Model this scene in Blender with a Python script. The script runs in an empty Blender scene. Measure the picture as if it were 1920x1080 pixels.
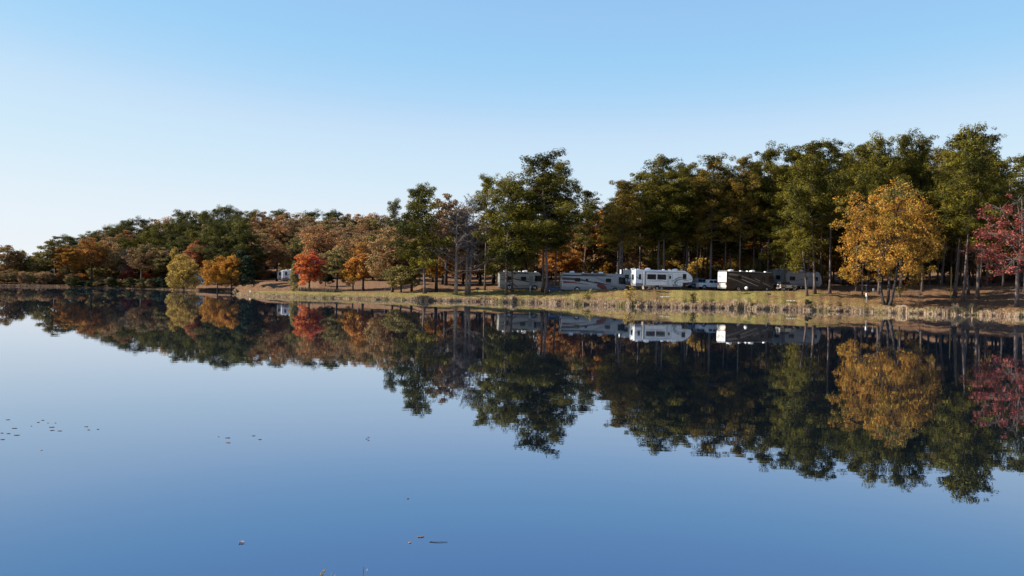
import bpy, math, random
import numpy as np
from mathutils import Matrix, Vector
R = math.radians
S = bpy.context.scene
C = S.collection
F = 1867.0      # focal length in px of a 1920 px wide frame
H0 = 3.3        # eye height above the water
ROLL = 0.022
# ------------------------------------------------------------------ camera
cd = bpy.data.cameras.new('camera'); cam = bpy.data.objects.new('camera', cd); C.objects.link(cam)
cd.sensor_width = 36; cd.lens = 36*F/1920; cd.clip_start = 0.1; cd.clip_end = 20000
cd.shift_y = -5/1920
cam.matrix_world = Matrix.Translation((0, 0, H0)) @ Matrix.Rotation(math.pi/2, 4, 'X') @ Matrix.Rotation(ROLL, 4, 'Z')
S.camera = cam
# ------------------------------------------------------------------ light
SUN_EL, SUN_AZ = 33.0, -94.0      # azimuth clockwise from +Y (the view direction)
w = bpy.data.worlds.new('World'); S.world = w; w.use_nodes = True
nt = w.node_tree
sky = nt.nodes.new('ShaderNodeTexSky'); sky.sky_type = 'NISHITA'; sky.sun_disc = False
sky.sun_elevation = R(SUN_EL); sky.sun_rotation = R(SUN_AZ)
sky.altitude = 0; sky.air_density = 1.0; sky.dust_density = 0.0; sky.ozone_density = 1.3
KS = 0.113*2**0.62/2           # the sky's own colour, toned through a curve as a camera would record it
def vm_(op, a, k):
    n = nt.nodes.new('ShaderNodeVectorMath'); n.operation = op; nt.links.new(a, n.inputs[0]); n.inputs['Scale'].default_value = k; return n.outputs[0]
cv = nt.nodes.new('ShaderNodeRGBCurve')
for ci, pts in enumerate([[(0,0),(.16,.160),(.18,.168),(.215,.212),(.26,.285),(.325,.325),(.39,.36),(.45,.385),(.6,.415),(1,.46)],
                          [(0,0),(.15,.19),(.25,.284),(.335,.343),(.40,.388),(.51,.425),(.65,.448),(1,.48)],
                          [(0,0),(.12,.20),(.25,.375),(.39,.448),(.50,.474),(.65,.482),(1,.5)]]):
    c = cv.mapping.curves[ci]
    for k, (a, b) in enumerate(pts):
        if k == 0: c.points[0].location = (a, b)
        elif k == len(pts)-1: c.points[1 if len(c.points) == 2 else len(c.points)-1].location = (a, b)
        else: c.points.new(a, b)
cv.mapping.update()
nt.links.new(vm_('SCALE', sky.outputs[0], KS), cv.inputs['Color'])
nt.links.new(vm_('SCALE', cv.outputs[0], 1/KS), nt.nodes['Background'].inputs[0])
nt.nodes['Background'].inputs[1].default_value = 0.085
sd = bpy.data.lights.new('sun', 'SUN'); so = bpy.data.objects.new('sun', sd); C.objects.link(so)
sd.energy = 5.0; sd.angle = R(0.53); sd.color = (1.0, 0.93, 0.82)
az = R(SUN_AZ); el = R(SUN_EL)
sdir = Vector((math.sin(az)*math.cos(el), math.cos(az)*math.cos(el), math.sin(el)))
so.rotation_euler = sdir.to_track_quat('Z', 'Y').to_euler()
S.view_settings.view_transform = 'Standard'; S.view_settings.look = 'None'
S.view_settings.exposure = 1.03; S.view_settings.gamma = 1.0
S.render.engine = 'CYCLES'
S.cycles.max_bounces = 6; S.cycles.diffuse_bounces = 2; S.cycles.transmission_bounces = 3

# ------------------------------------------------------------------ helpers
def P(px, py, D):
    dx, dy = px-960, py-535
    u = dx+dy*ROLL; v = -dx*ROLL+dy
    return Vector((u/F*D, D, H0-v/F*D))

def ss(a, b, x):
    t = np.clip((np.asarray(x, float)-a)/(b-a), 0, 1); return t*t*(3-2*t)
def ip(px, pts): return np.interp(px, [p[0] for p in pts], [p[1] for p in pts])

class MB:
    def __init__(s): s.v = []; s.f = []; s.n = 0
    def add(s, vs, fs):
        s.v.append(np.asarray(vs, float).reshape(-1, 3)); n = s.n
        s.f += [tuple(i+n for i in f) for f in fs]; s.n += len(s.v[-1]); return s
    def quads(s, V):                       # V (n,4,3)
        m = len(V); n = s.n
        s.v.append(V.reshape(-1, 3)); idx = (np.arange(m*4).reshape(m, 4)+n)
        s.f += idx.tolist(); s.n += m*4; return s
    def box(s, x0, x1, y0, y1, z0, z1, b=0.0):
        if b <= 0:
            v = [(x, y, z) for x in (x0, x1) for y in (y0, y1) for z in (z0, z1)]
            f = [(0,1,3,2),(4,6,7,5),(0,4,5,1),(2,3,7,6),(0,2,6,4),(1,5,7,3)]
            return s.add(v, f)
        prof = [(x0+b,z0),(x1-b,z0),(x1,z0+b),(x1,z1-b),(x1-b,z1),(x0+b,z1),(x0,z1-b),(x0,z0+b)]
        return s.prism(prof, y0, y1, b)
    def prism(s, prof, y0, y1, b=0.0):      # profile in xz, extruded along y, ends inset by b
        n = len(prof); p = np.array(prof, float); c = p.mean(0)
        area = 0.5*np.sum(p[:,0]*np.roll(p[:,1],-1)-np.roll(p[:,0],-1)*p[:,1])
        if area < 0: p = p[::-1]
        rings = []
        if b > 0:
            ext = p.max(0)-p.min(0); k = 1-2*b/np.maximum(ext, 4*b)
            q = (p-(p.max(0)+p.min(0))/2)*k+(p.max(0)+p.min(0))/2
            sy = 1 if y1 > y0 else -1
            rings = [(q, y0), (p, y0+b*sy), (p, y1-b*sy), (q, y1)]
        else: rings = [(p, y0), (p, y1)]
        V = []
        for q, y in rings: V += [(a, y, z) for a, z in q]
        fs = [tuple(range(n))]
        for r in range(len(rings)-1):
            for i in range(n):
                j = (i+1) % n; fs.append((r*n+i, (r+1)*n+i, (r+1)*n+j, r*n+j))
        fs.append(tuple(reversed([(len(rings)-1)*n+i for i in range(n)])))
        return s.add(V, fs)
    def tube(s, pts, rad, sides=6, cap=True):
        pts = [Vector(p) for p in pts]; m = len(pts)
        if not hasattr(rad, '__len__'): rad = [rad]*m
        V = []
        for i, p in enumerate(pts):
            d = (pts[min(i+1, m-1)]-pts[max(i-1, 0)])
            d = d.normalized() if d.length > 1e-9 else Vector((0,0,1))
            a = d.cross(Vector((0,1,0)) if abs(d.y) < 0.9 else Vector((1,0,0))).normalized(); b = d.cross(a)
            for k in range(sides):
                t = 2*math.pi*k/sides
                V.append(p+(a*math.cos(t)+b*math.sin(t))*rad[i])
        fs = []
        for i in range(m-1):
            for k in range(sides):
                k2 = (k+1) % sides
                fs.append((i*sides+k, i*sides+k2, (i+1)*sides+k2, (i+1)*sides+k))
        if cap: fs.append(tuple(range(sides))[::-1]); fs.append(tuple((m-1)*sides+k for k in range(sides)))
        return s.add([tuple(v) for v in V], fs)
    def lathe(s, prof, cx=0, cy=0, cz=0, n=14, axis='z'):
        V = []
        for r, h in prof:
            for k in range(n):
                t = 2*math.pi*k/n; a, b = r*math.cos(t), r*math.sin(t)
                V.append((cx+a, cy+b, cz+h) if axis == 'z' else (cx+a, cy+h, cz+b))
        m = len(prof); fs = []
        for i in range(m-1):
            for k in range(n):
                k2 = (k+1) % n; fs.append((i*n+k, i*n+k2, (i+1)*n+k2, (i+1)*n+k))
        fs.append(tuple(range(n))[::-1]); fs.append(tuple((m-1)*n+k for k in range(n)))
        return s.add(V, fs)
    def mesh(s, name, mat=None, smooth=False):
        me = bpy.data.meshes.new(name)
        V = np.concatenate(s.v) if s.v else np.zeros((0, 3))
        me.from_pydata(V.tolist(), [], s.f)
        if mat is not None: me.materials.append(mat)
        if smooth: me.polygons.foreach_set('use_smooth', [True]*len(me.polygons))
        me.update(); return me
    def obj(s, name, mat, parent=None, smooth=False, label=None):
        o = bpy.data.objects.new(name, s.mesh(name, mat, smooth)); C.objects.link(o)
        if parent: o.parent = parent
        if label: o['label'] = label
        return o

def tag(o, label=None, cat=None, group=None, kind=None):
    for k, v in (('label', label), ('category', cat), ('group', group), ('kind', kind)):
        if v: o[k] = v
    return o
def thing(name, label, cat, loc=(0,0,0), rz=0, group=None):
    o = bpy.data.objects.new(name, None); C.objects.link(o)
    o.location = loc; o.rotation_euler = (0, 0, rz); o.empty_display_size = 0.3
    return tag(o, label, cat, group)

# ------------------------------------------------------------------ materials
def newmat(name):
    m = bpy.data.materials.new(name); m.use_nodes = True
    return m, m.node_tree, m.node_tree.nodes['Principled BSDF']
def noise(nt, scale, detail=3, rough=0.6, vec=None, kind='Object'):
    n = nt.nodes.new('ShaderNodeTexNoise'); n.inputs['Scale'].default_value = scale
    n.inputs['Detail'].default_value = detail; n.inputs['Roughness'].default_value = rough
    if vec is None:
        tc = nt.nodes.new('ShaderNodeTexCoord'); vec = tc.outputs[kind]
    nt.links.new(vec, n.inputs['Vector']); return n
def ramp(nt, fac, stops):
    r = nt.nodes.new('ShaderNodeValToRGB'); e = r.color_ramp.elements
    while len(e) < len(stops): e.new(0.5)
    for k, (p, c) in enumerate(stops): e[k].position = p; e[k].color = (*c, 1)
    nt.links.new(fac, r.inputs[0]); return r
def mixc(nt, fac, a, b, mode='MIX'):
    m = nt.nodes.new('ShaderNodeMix'); m.data_type = 'RGBA'; m.blend_type = mode
    for s, v in ((m.inputs[0], fac), (m.inputs[6], a), (m.inputs[7], b)):
        if hasattr(v, 'links'): nt.links.new(v, s)
        elif isinstance(v, tuple): s.default_value = (*v, 1)
        else: s.default_value = v
    return m.outputs[2]
def leafmat(name, c1, c2, c3=None, scale=0.35, trans=0.28, var=0.12, hue=0.02):
    m, nt, bs = newmat(name)
    geo = nt.nodes.new('ShaderNodeNewGeometry'); oi = nt.nodes.new('ShaderNodeObjectInfo')
    tc = nt.nodes.new('ShaderNodeTexCoord')
    add = nt.nodes.new('ShaderNodeVectorMath'); add.operation = 'ADD'
    cmb = nt.nodes.new('ShaderNodeCombineXYZ')
    mu = nt.nodes.new('ShaderNodeMath'); mu.operation = 'MULTIPLY'; mu.inputs[1].default_value = 77
    nt.links.new(oi.outputs['Random'], mu.inputs[0]); nt.links.new(mu.outputs[0], cmb.inputs[0])
    nt.links.new(tc.outputs['Object'], add.inputs[0]); nt.links.new(cmb.outputs[0], add.inputs[1])
    n = noise(nt, scale, 2, 0.6, add.outputs[0])
    st = [(0.36, c1), (0.60, c2)] if c3 is None else [(0.34, c1), (0.5, c2), (0.66, c3)]
    rp = ramp(nt, n.outputs['Fac'], st)
    hs = nt.nodes.new('ShaderNodeHueSaturation'); nt.links.new(rp.outputs[0], hs.inputs['Color'])
    v = nt.nodes.new('ShaderNodeMapRange'); v.inputs[3].default_value = 1-4*var; v.inputs[4].default_value = 1+4*var
    nt.links.new(geo.outputs['Random Per Island'], v.inputs[0])
    v2 = nt.nodes.new('ShaderNodeMapRange'); v2.inputs[3].default_value = 1-1.6*var; v2.inputs[4].default_value = 1+1.6*var
    nt.links.new(oi.outputs['Random'], v2.inputs[0])
    vm = nt.nodes.new('ShaderNodeMath'); vm.operation = 'MULTIPLY'
    nt.links.new(v.outputs[0], vm.inputs[0]); nt.links.new(v2.outputs[0], vm.inputs[1])
    nt.links.new(vm.outputs[0], hs.inputs['Value'])
    h = nt.nodes.new('ShaderNodeMapRange'); h.inputs[3].default_value = 0.5-hue; h.inputs[4].default_value = 0.5+hue
    fr = nt.nodes.new('ShaderNodeMath'); fr.operation = 'FRACT'
    m2 = nt.nodes.new('ShaderNodeMath'); m2.operation = 'MULTIPLY_ADD'; m2.inputs[1].default_value = 13.7
    nt.links.new(oi.outputs['Random'], m2.inputs[0]); nt.links.new(geo.outputs['Random Per Island'], m2.inputs[2])
    nt.links.new(m2.outputs[0], fr.inputs[0]); nt.links.new(fr.outputs[0], h.inputs[0])
    nt.links.new(h.outputs[0], hs.inputs['Hue'])
    nt.links.new(hs.outputs[0], bs.inputs['Base Color'])
    bs.inputs['Roughness'].default_value = 0.7; bs.inputs['Specular IOR Level'].default_value = 0.12
    tr = nt.nodes.new('ShaderNodeBsdfTranslucent'); nt.links.new(hs.outputs[0], tr.inputs[0])
    mx = nt.nodes.new('ShaderNodeMixShader'); mx.inputs[0].default_value = trans
    out = nt.nodes['Material Output']
    nt.links.new(bs.outputs[0], mx.inputs[1]); nt.links.new(tr.outputs[0], mx.inputs[2]); nt.links.new(mx.outputs[0], out.inputs[0])
    return m
def barkmat(name, c1, c2):
    m, nt, bs = newmat(name)
    tc = nt.nodes.new('ShaderNodeTexCoord'); mp = nt.nodes.new('ShaderNodeMapping'); mp.inputs['Scale'].default_value = (1, 1, 0.25)
    nt.links.new(tc.outputs['Object'], mp.inputs[0])
    n = noise(nt, 4.0, 5, 0.7, mp.outputs[0])
    rp = ramp(nt, n.outputs['Fac'], [(0.32, c1), (0.68, c2)]); nt.links.new(rp.outputs[0], bs.inputs['Base Color'])
    bs.inputs['Roughness'].default_value = 0.9
    b = nt.nodes.new('ShaderNodeBump'); b.inputs['Strength'].default_value = 0.7; b.inputs['Distance'].default_value = 0.08
    nt.links.new(n.outputs['Fac'], b.inputs['Height']); nt.links.new(b.outputs[0], bs.inputs['Normal'])
    return m
def paint(name, c, rough=0.3, metal=0.0, spec=0.5, dirt=0.12):
    m, nt, bs = newmat(name)
    n = noise(nt, 1.3, 4, 0.65)
    d = tuple(x*(1-dirt)*k for x, k in zip(c, (1.0, 0.96, 0.9)))
    rp = ramp(nt, n.outputs['Fac'], [(0.35, c), (0.72, d)])
    nt.links.new(rp.outputs[0], bs.inputs['Base Color'])
    r2 = nt.nodes.new('ShaderNodeMapRange'); r2.inputs[3].default_value = rough*0.7; r2.inputs[4].default_value = rough*1.4
    nt.links.new(n.outputs['Fac'], r2.inputs[0]); nt.links.new(r2.outputs[0], bs.inputs['Roughness'])
    bs.inputs['Metallic'].default_value = metal; bs.inputs['Specular IOR Level'].default_value = spec
    return m
M = {}
M['pine'] = leafmat('pine_needles', (0.032,0.034,0.005), (0.154,0.124,0.014), scale=0.16, var=0.09)
M['pine_olive'] = leafmat('pine_needles_olive', (0.055,0.046,0.007), (0.201,0.124,0.019), scale=0.22, var=0.09)
M['pine_dark'] = leafmat('pine_needles_dark', (0.025,0.027,0.006), (0.091,0.083,0.016), scale=0.2, var=0.1)
M['cedar'] = leafmat('cedar_foliage', (0.014,0.024,0.012), (0.028,0.039,0.014), trans=0.15)
M['oak_brown'] = leafmat('oak_leaves_brown', (0.155,0.088,0.037), (0.268,0.155,0.062), (0.206,0.165,0.062), scale=0.2)
M['oak_rust'] = leafmat('oak_leaves_rust', (0.227,0.114,0.046), (0.351,0.175,0.064), scale=0.2)
M['oak_olive'] = leafmat('oak_leaves_olive', (0.119,0.103,0.029), (0.258,0.196,0.064), scale=0.25)
M['oak_tan'] = leafmat('oak_leaves_tan', (0.206,0.124,0.060), (0.330,0.212,0.103), scale=0.25)
M['gold'] = leafmat('leaves_gold', (0.202,0.120,0.018), (0.368,0.170,0.026), (0.138,0.115,0.026), scale=0.16)
M['gold_orange'] = leafmat('leaves_orange_gold', (0.331,0.138,0.020), (0.423,0.198,0.028), scale=0.2)
M['orange_brown'] = leafmat('leaves_orange_brown', (0.206,0.098,0.027), (0.392,0.165,0.033), scale=0.16)
M['yellow_green'] = leafmat('leaves_yellow_green', (0.276,0.184,0.041), (0.423,0.267,0.060), scale=0.2)
M['flame'] = leafmat('leaves_flame', (0.47,0.070,0.045), (0.58,0.165,0.042), scale=0.18, trans=0.4)
M['crimson'] = leafmat('leaves_crimson', (0.202,0.041,0.032), (0.368,0.115,0.078), scale=0.3, trans=0.4)
M['pinkish'] = leafmat('leaves_salmon', (0.292,0.090,0.043), (0.361,0.138,0.052), scale=0.2)
M['twig'] = leafmat('twigs_grey', (0.086,0.065,0.056), (0.146,0.112,0.095), trans=0.05)
M['bark_pine'] = barkmat('bark_pine', (0.050,0.034,0.028), (0.165,0.120,0.098))
M['bark_dark'] = barkmat('bark_dark', (0.020,0.015,0.013), (0.060,0.046,0.040))
M['bark_grey'] = barkmat('bark_grey', (0.14,0.105,0.085), (0.30,0.245,0.20))

# ------------------------------------------------------------------ terrain
SHORE = [(-2000,275),(0,270),(100,284),(240,283),(345,276),(436,262),(441,240),(446,216),(452,211),(500,200),(600,193),(700,190),(800,189),(900,193),
         (1025,190),(1100,184),(1200,176),(1400,179),(1560,175),(1700,169),(1800,167),(1900,162),(2100,150),(3500,120)]
FAR = [(-2000,300),(345,276),(450,258),(520,252),(600,243),(3500,240)]
PLAT = [(-2000,0.8),(0,0.8),(100,0.9),(240,1.3),(345,2.0),(470,1.0),(640,1.0),(800,1.45),(850,1.6),(900,2.2),(1000,2.45),(1100,2.75),(1200,2.95),(1400,3.2),(1530,3.4),(1640,2.8),(1800,2.6),(2100,2.7),(3500,3)]
RISE = [(-2000,1.8),(100,2.0),(345,3.3),(640,3.4),(900,3.6),(1200,4.2),(1530,4.8),(1700,5.2),(3500,6)]
HILL = [(-2000,4),(0,5),(100,5),(160,6),(250,9.5),(330,11),(430,12.5),(700,12),(900,11),(1100,12),(1300,14),(3500,13)]
def hnoise(x, y):
    return (np.sin(x*0.21+1.3*np.sin(y*0.17))*np.cos(y*0.23+0.9*np.sin(x*0.11))*0.5+0.3*np.sin(x*0.63+y*0.4)*np.cos(y*0.71-x*0.2)+0.2*np.sin(x*1.7+2*np.sin(y*1.1))*np.sin(y*1.9))
def shoreD(px):
    d = ip(px, SHORE)
    k = ss(430, 520, px)
    return d+k*(0.9*np.sin(px*0.052)+0.6*np.sin(px*0.131+1)+0.35*np.sin(px*0.37+2))
def ground(X, D):
    X = np.asarray(X, float); D = np.asarray(D, float)
    px = 960+F*X/D
    s = D-shoreD(px)
    plat = ip(px, PLAT); rise = ip(px, RISE); hill = ip(px, HILL)
    kk = ss(450, 560, px)*(1-ss(680, 800, px))
    b = 0.30*np.minimum(1, plat)
    def land(s):
        return (np.where(s < 0, np.maximum(s*0.35, -2.0), 0)+b*ss(0, 0.8, s)+(0.55*plat-b)*ss(1.0, 6, s)+(0.45*plat)*ss(5, 17, s)
                +(rise-plat)*ss(18+14*kk, 50+28*kk, s)+(hill-rise)*ss(60, 170, s))
    z = land(s)
    # the inlet behind the grassy spit
    sf = D-ip(px, FAR); wdt = ip(px, [(445,0),(455,5),(500,14),(560,24),(620,30)])
    inlet = ss(0, 4, s-wdt)*(1-ss(-3, 0, sf))*(1-ss(540, 600, px))*ss(440, 446, px)
    z = z*(1-inlet)-0.7*inlet
    g_ = ss(436, 441, px)*(1-ss(540, 600, px))*ss(-2, 2, sf)
    w_ = ss(446, 505, px)
    zf = land(sf)*(1-w_)+w_*(0.2*ss(0, 1, sf)+2.75*ss(0, 22, sf)+(hill-rise)*ss(60, 170, sf+20))
    z = z*(1-g_)+zf*g_
    ditch = np.exp(-((px-620)/75)**2)*np.exp(-((D-219)/4.0)**2)
    z = z-0.55*ditch
    z = z+0.10*hnoise(X, D)*ss(1, 8, s)*(1-inlet)
    return z
def gz(X, D): return float(ground(X, D))
def at(px, D):
    X = (px-960)/F*D; return Vector((X, D, gz(X, D)))

us = np.concatenate([np.linspace(-1.3, -0.56, 60), np.linspace(-0.556, 0.6, 520), np.linspace(0.605, 1.2, 40)])
Ds = np.concatenate([np.arange(110, 155, 5), np.arange(155, 240, 0.8), np.arange(240, 310, 1.6), np.arange(312, 480, 7), np.geomspace(490, 1400, 12)])
UU, DD = np.meshgrid(us, Ds)
XX = UU*DD; ZZ = ground(XX, DD)
nr, nc = UU.shape
idx = np.arange(nr*nc).reshape(nr, nc)
fq = np.stack([idx[:-1,:-1], idx[:-1,1:], idx[1:,1:], idx[1:,:-1]], -1).reshape(-1, 4)
me = bpy.data.meshes.new('ground'); me.from_pydata(np.stack([XX, DD, ZZ], -1).reshape(-1, 3).tolist(), [], fq.tolist())
me.polygons.foreach_set('use_smooth', [True]*len(me.polygons))
PXg = 960+F*UU; sg = DD-shoreD(PXg)
# leaf litter and bare soil: 0 = lawn, 1 = pine straw and leaves
lit = 0.25+0.75*ss(14, 26, sg+3*hnoise(XX*0.7, DD*0.7))
lit = np.maximum(lit, ip(PXg, [(440,0.2),(800,0.2),(1000,0.35),(1170,0.5),(1230,0.65),(1290,0.08),(1400,0.25),(1440,0.45),(1560,0.65),(1700,0.95),(1920,1.0)]))
lit = np.where(PXg < 440, 0.95, lit); lit = np.clip(lit, 0, 1)  # litter raised at far left, also to darken the tree-shaded bank
att = me.color_attributes.new('litter', 'FLOAT_COLOR', 'POINT')
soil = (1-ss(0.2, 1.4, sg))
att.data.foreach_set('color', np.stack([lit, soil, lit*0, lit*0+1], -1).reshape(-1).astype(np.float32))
m, nt, bs = newmat('ground_grass_and_litter')
a = nt.nodes.new('ShaderNodeVertexColor'); a.layer_name = 'litter'
sp = nt.nodes.new('ShaderNodeSeparateColor'); nt.links.new(a.outputs[0], sp.inputs[0])
n1 = noise(nt, 0.35, 6, 0.7); n2 = noise(nt, 3.0, 5, 0.75); n3 = noise(nt, 0.09, 3, 0.6)
lawn = ramp(nt, n1.outputs['Fac'], [(0.3, (0.13,0.135,0.030)), (0.5, (0.22,0.180,0.055)), (0.70, (0.34,0.225,0.095))])
litc = ramp(nt, n2.outputs['Fac'], [(0.28, (0.060,0.036,0.020)), (0.5, (0.165,0.088,0.045)), (0.75, (0.30,0.180,0.095))])
ad = nt.nodes.new('ShaderNodeMath'); ad.operation = 'ADD'; nt.links.new(sp.outputs[0], ad.inputs[0])
sb = nt.nodes.new('ShaderNodeMapRange'); sb.inputs[1].default_value = 0.3; sb.inputs[2].default_value = 0.7; sb.inputs[3].default_value = -0.45; sb.inputs[4].default_value = 0.45
nt.links.new(n1.outputs['Fac'], sb.inputs[0]); nt.links.new(sb.outputs[0], ad.inputs[1])
cl = nt.nodes.new('ShaderNodeMapRange'); cl.inputs[1].default_value = 0.25; cl.inputs[2].default_value = 0.75; nt.links.new(ad.outputs[0], cl.inputs[0])
c1 = mixc(nt, cl.outputs[0], lawn.outputs[0], litc.outputs[0])
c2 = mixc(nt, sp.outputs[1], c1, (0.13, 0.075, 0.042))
nt.links.new(c2, bs.inputs['Base Color']); bs.inputs['Roughness'].default_value = 0.95; bs.inputs['Specular IOR Level'].default_value = 0.1
bp = nt.nodes.new('ShaderNodeBump'); bp.inputs['Strength'].default_value = 1.0; bp.inputs['Distance'].default_value = 0.25
nt.links.new(n2.outputs['Fac'], bp.inputs['Height']); nt.links.new(bp.outputs[0], bs.inputs['Normal'])
M['ground'] = m; me.materials.append(m)
g = bpy.data.objects.new('ground', me); C.objects.link(g); tag(g, kind='structure')
# near bank under the camera
xs = np.linspace(-260, 260, 120); ys = np.concatenate([np.linspace(-260, -2, 16), np.linspace(-1, 9, 30)])
A, B = np.meshgrid(xs, ys)
Zb = 1.6-2.6*ss(0.5, 8, B)+0.06*hnoise(A*2, B*2)
idx = np.arange(A.size).reshape(A.shape)
fq = np.stack([idx[:-1,:-1], idx[:-1,1:], idx[1:,1:], idx[1:,:-1]], -1).reshape(-1, 4)
me2 = bpy.data.meshes.new('near_bank'); me2.from_pydata(np.stack([A, B, Zb], -1).reshape(-1, 3).tolist(), [], fq.tolist()); me2.materials.append(M['ground'])
att = me2.color_attributes.new('litter', 'FLOAT_COLOR', 'POINT')
att.data.foreach_set('color', np.tile(np.array([0.4,0,0,1], np.float32), A.size))
o = bpy.data.objects.new('near_bank', me2); C.objects.link(o); tag(o, kind='structure')

# ------------------------------------------------------------------ water
m, nt, bs = newmat('lake_water')
nt.nodes.remove(bs)
tc = nt.nodes.new('ShaderNodeTexCoord')
def wnoise(sx, sy, det, w_):
    mp = nt.nodes.new('ShaderNodeMapping'); mp.inputs['Scale'].default_value = (sx, sy, 1); nt.links.new(tc.outputs['Object'], mp.inputs[0])
    n = noise(nt, 1.0, det, 0.55, mp.outputs[0]); n.noise_dimensions = '2D'
    mm = nt.nodes.new('ShaderNodeMath'); mm.operation = 'MULTIPLY'; mm.inputs[1].default_value = w_
    nt.links.new(n.outputs['Fac'], mm.inputs[0]); return mm.outputs[0]
w1 = wnoise(0.35, 0.9, 2, 1.0); w2 = wnoise(1.6, 4.0, 2, 0.16)
# calm and breezy patches
mp = nt.nodes.new('ShaderNodeMapping'); mp.inputs['Scale'].default_value = (0.012, 0.035, 1); nt.links.new(tc.outputs['Object'], mp.inputs[0])
pn = noise(nt, 1.0, 3, 0.5, mp.outputs[0])
pr = nt.nodes.new('ShaderNodeMapRange'); pr.inputs[1].default_value = 0.42; pr.inputs[2].default_value = 0.62; pr.inputs[3].default_value = 0.55; pr.inputs[4].default_value = 1.3
nt.links.new(pn.outputs['Fac'], pr.inputs[0])
sm = nt.nodes.new('ShaderNodeMath'); sm.operation = 'ADD'; nt.links.new(w1, sm.inputs[0]); nt.links.new(w2, sm.inputs[1])
ml = nt.nodes.new('ShaderNodeMath'); ml.operation = 'MULTIPLY'; nt.links.new(sm.outputs[0], ml.inputs[0]); nt.links.new(pr.outputs[0], ml.inputs[1])
bp = nt.nodes.new('ShaderNodeBump'); bp.inputs['Strength'].default_value = 1.0; bp.inputs['Distance'].default_value = 0.0010
nt.links.new(ml.outputs[0], bp.inputs['Height'])
# reflectance rises towards grazing, a little sooner for blue than for red
f = nt.nodes.new('ShaderNodeFresnel'); f.inputs['IOR'].default_value = 1.333; nt.links.new(bp.outputs[0], f.inputs['Normal'])
wc = mixc(nt, f.outputs[0], (0.11, 0.195, 0.345), (1.0, 1.0, 1.0))
gl = nt.nodes.new('ShaderNodeBsdfGlossy'); gl.inputs['Roughness'].default_value = 0.0
nt.links.new(wc, gl.inputs['Color']); nt.links.new(bp.outputs[0], gl.inputs['Normal'])
df = nt.nodes.new('ShaderNodeBsdfDiffuse'); df.inputs['Color'].default_value = (0.0012, 0.0025, 0.0045, 1)
ads = nt.nodes.new('ShaderNodeAddShader'); nt.links.new(gl.outputs[0], ads.inputs[0]); nt.links.new(df.outputs[0], ads.inputs[1])
nt.links.new(ads.outputs[0], nt.nodes['Material Output'].inputs[0])
M['water'] = m
wb = MB(); wb.add([(-1500,-250,0),(1500,-250,0),(1500,1200,0),(-1500,1200,0)], [(0,1,2,3)])
o = wb.obj('water', m); tag(o, kind='structure')

# ------------------------------------------------------------------ trees
def norm(v): return v/np.maximum(np.linalg.norm(v, axis=-1, keepdims=True), 1e-9)
def leaf_quads(rg, cen, nrm, size, asp):
    n = len(cen); nrm = norm(nrm); r = norm(rg.normal(size=(n, 3)))
    t = norm(np.cross(nrm, r)); b = np.cross(nrm, t)
    a = (size*rg.uniform(0.7, 1.35, n))[:, None]
    return np.stack([cen-t*a*0.5, cen-b*a*0.5*asp+t*a*0.05, cen+t*a*0.5, cen+b*a*0.5*asp+t*a*0.05], 1)
def clumps(rg, mb, cens, rad, flat, n, size, asp, up=0.5, rnd=0.7):
    cens = np.asarray(cens); k = len(cens)
    if k == 0: return
    rr = np.asarray(rad)*np.ones(k)
    d = norm(rg.normal(size=(k, n, 3))); q = rg.uniform(0.25, 1, (k, n, 1))**0.5
    off = d*q*rr[:, None, None]; off[..., 2] *= flat
    pos = (cens[:, None, :]+off).reshape(-1, 3)
    nr_ = (d+np.array([0, 0, up])+rnd*rg.normal(size=(k, n, 3))).reshape(-1, 3)
    mb.quads(leaf_quads(rg, pos, nr_, np.full(k*n, size), asp))
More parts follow.
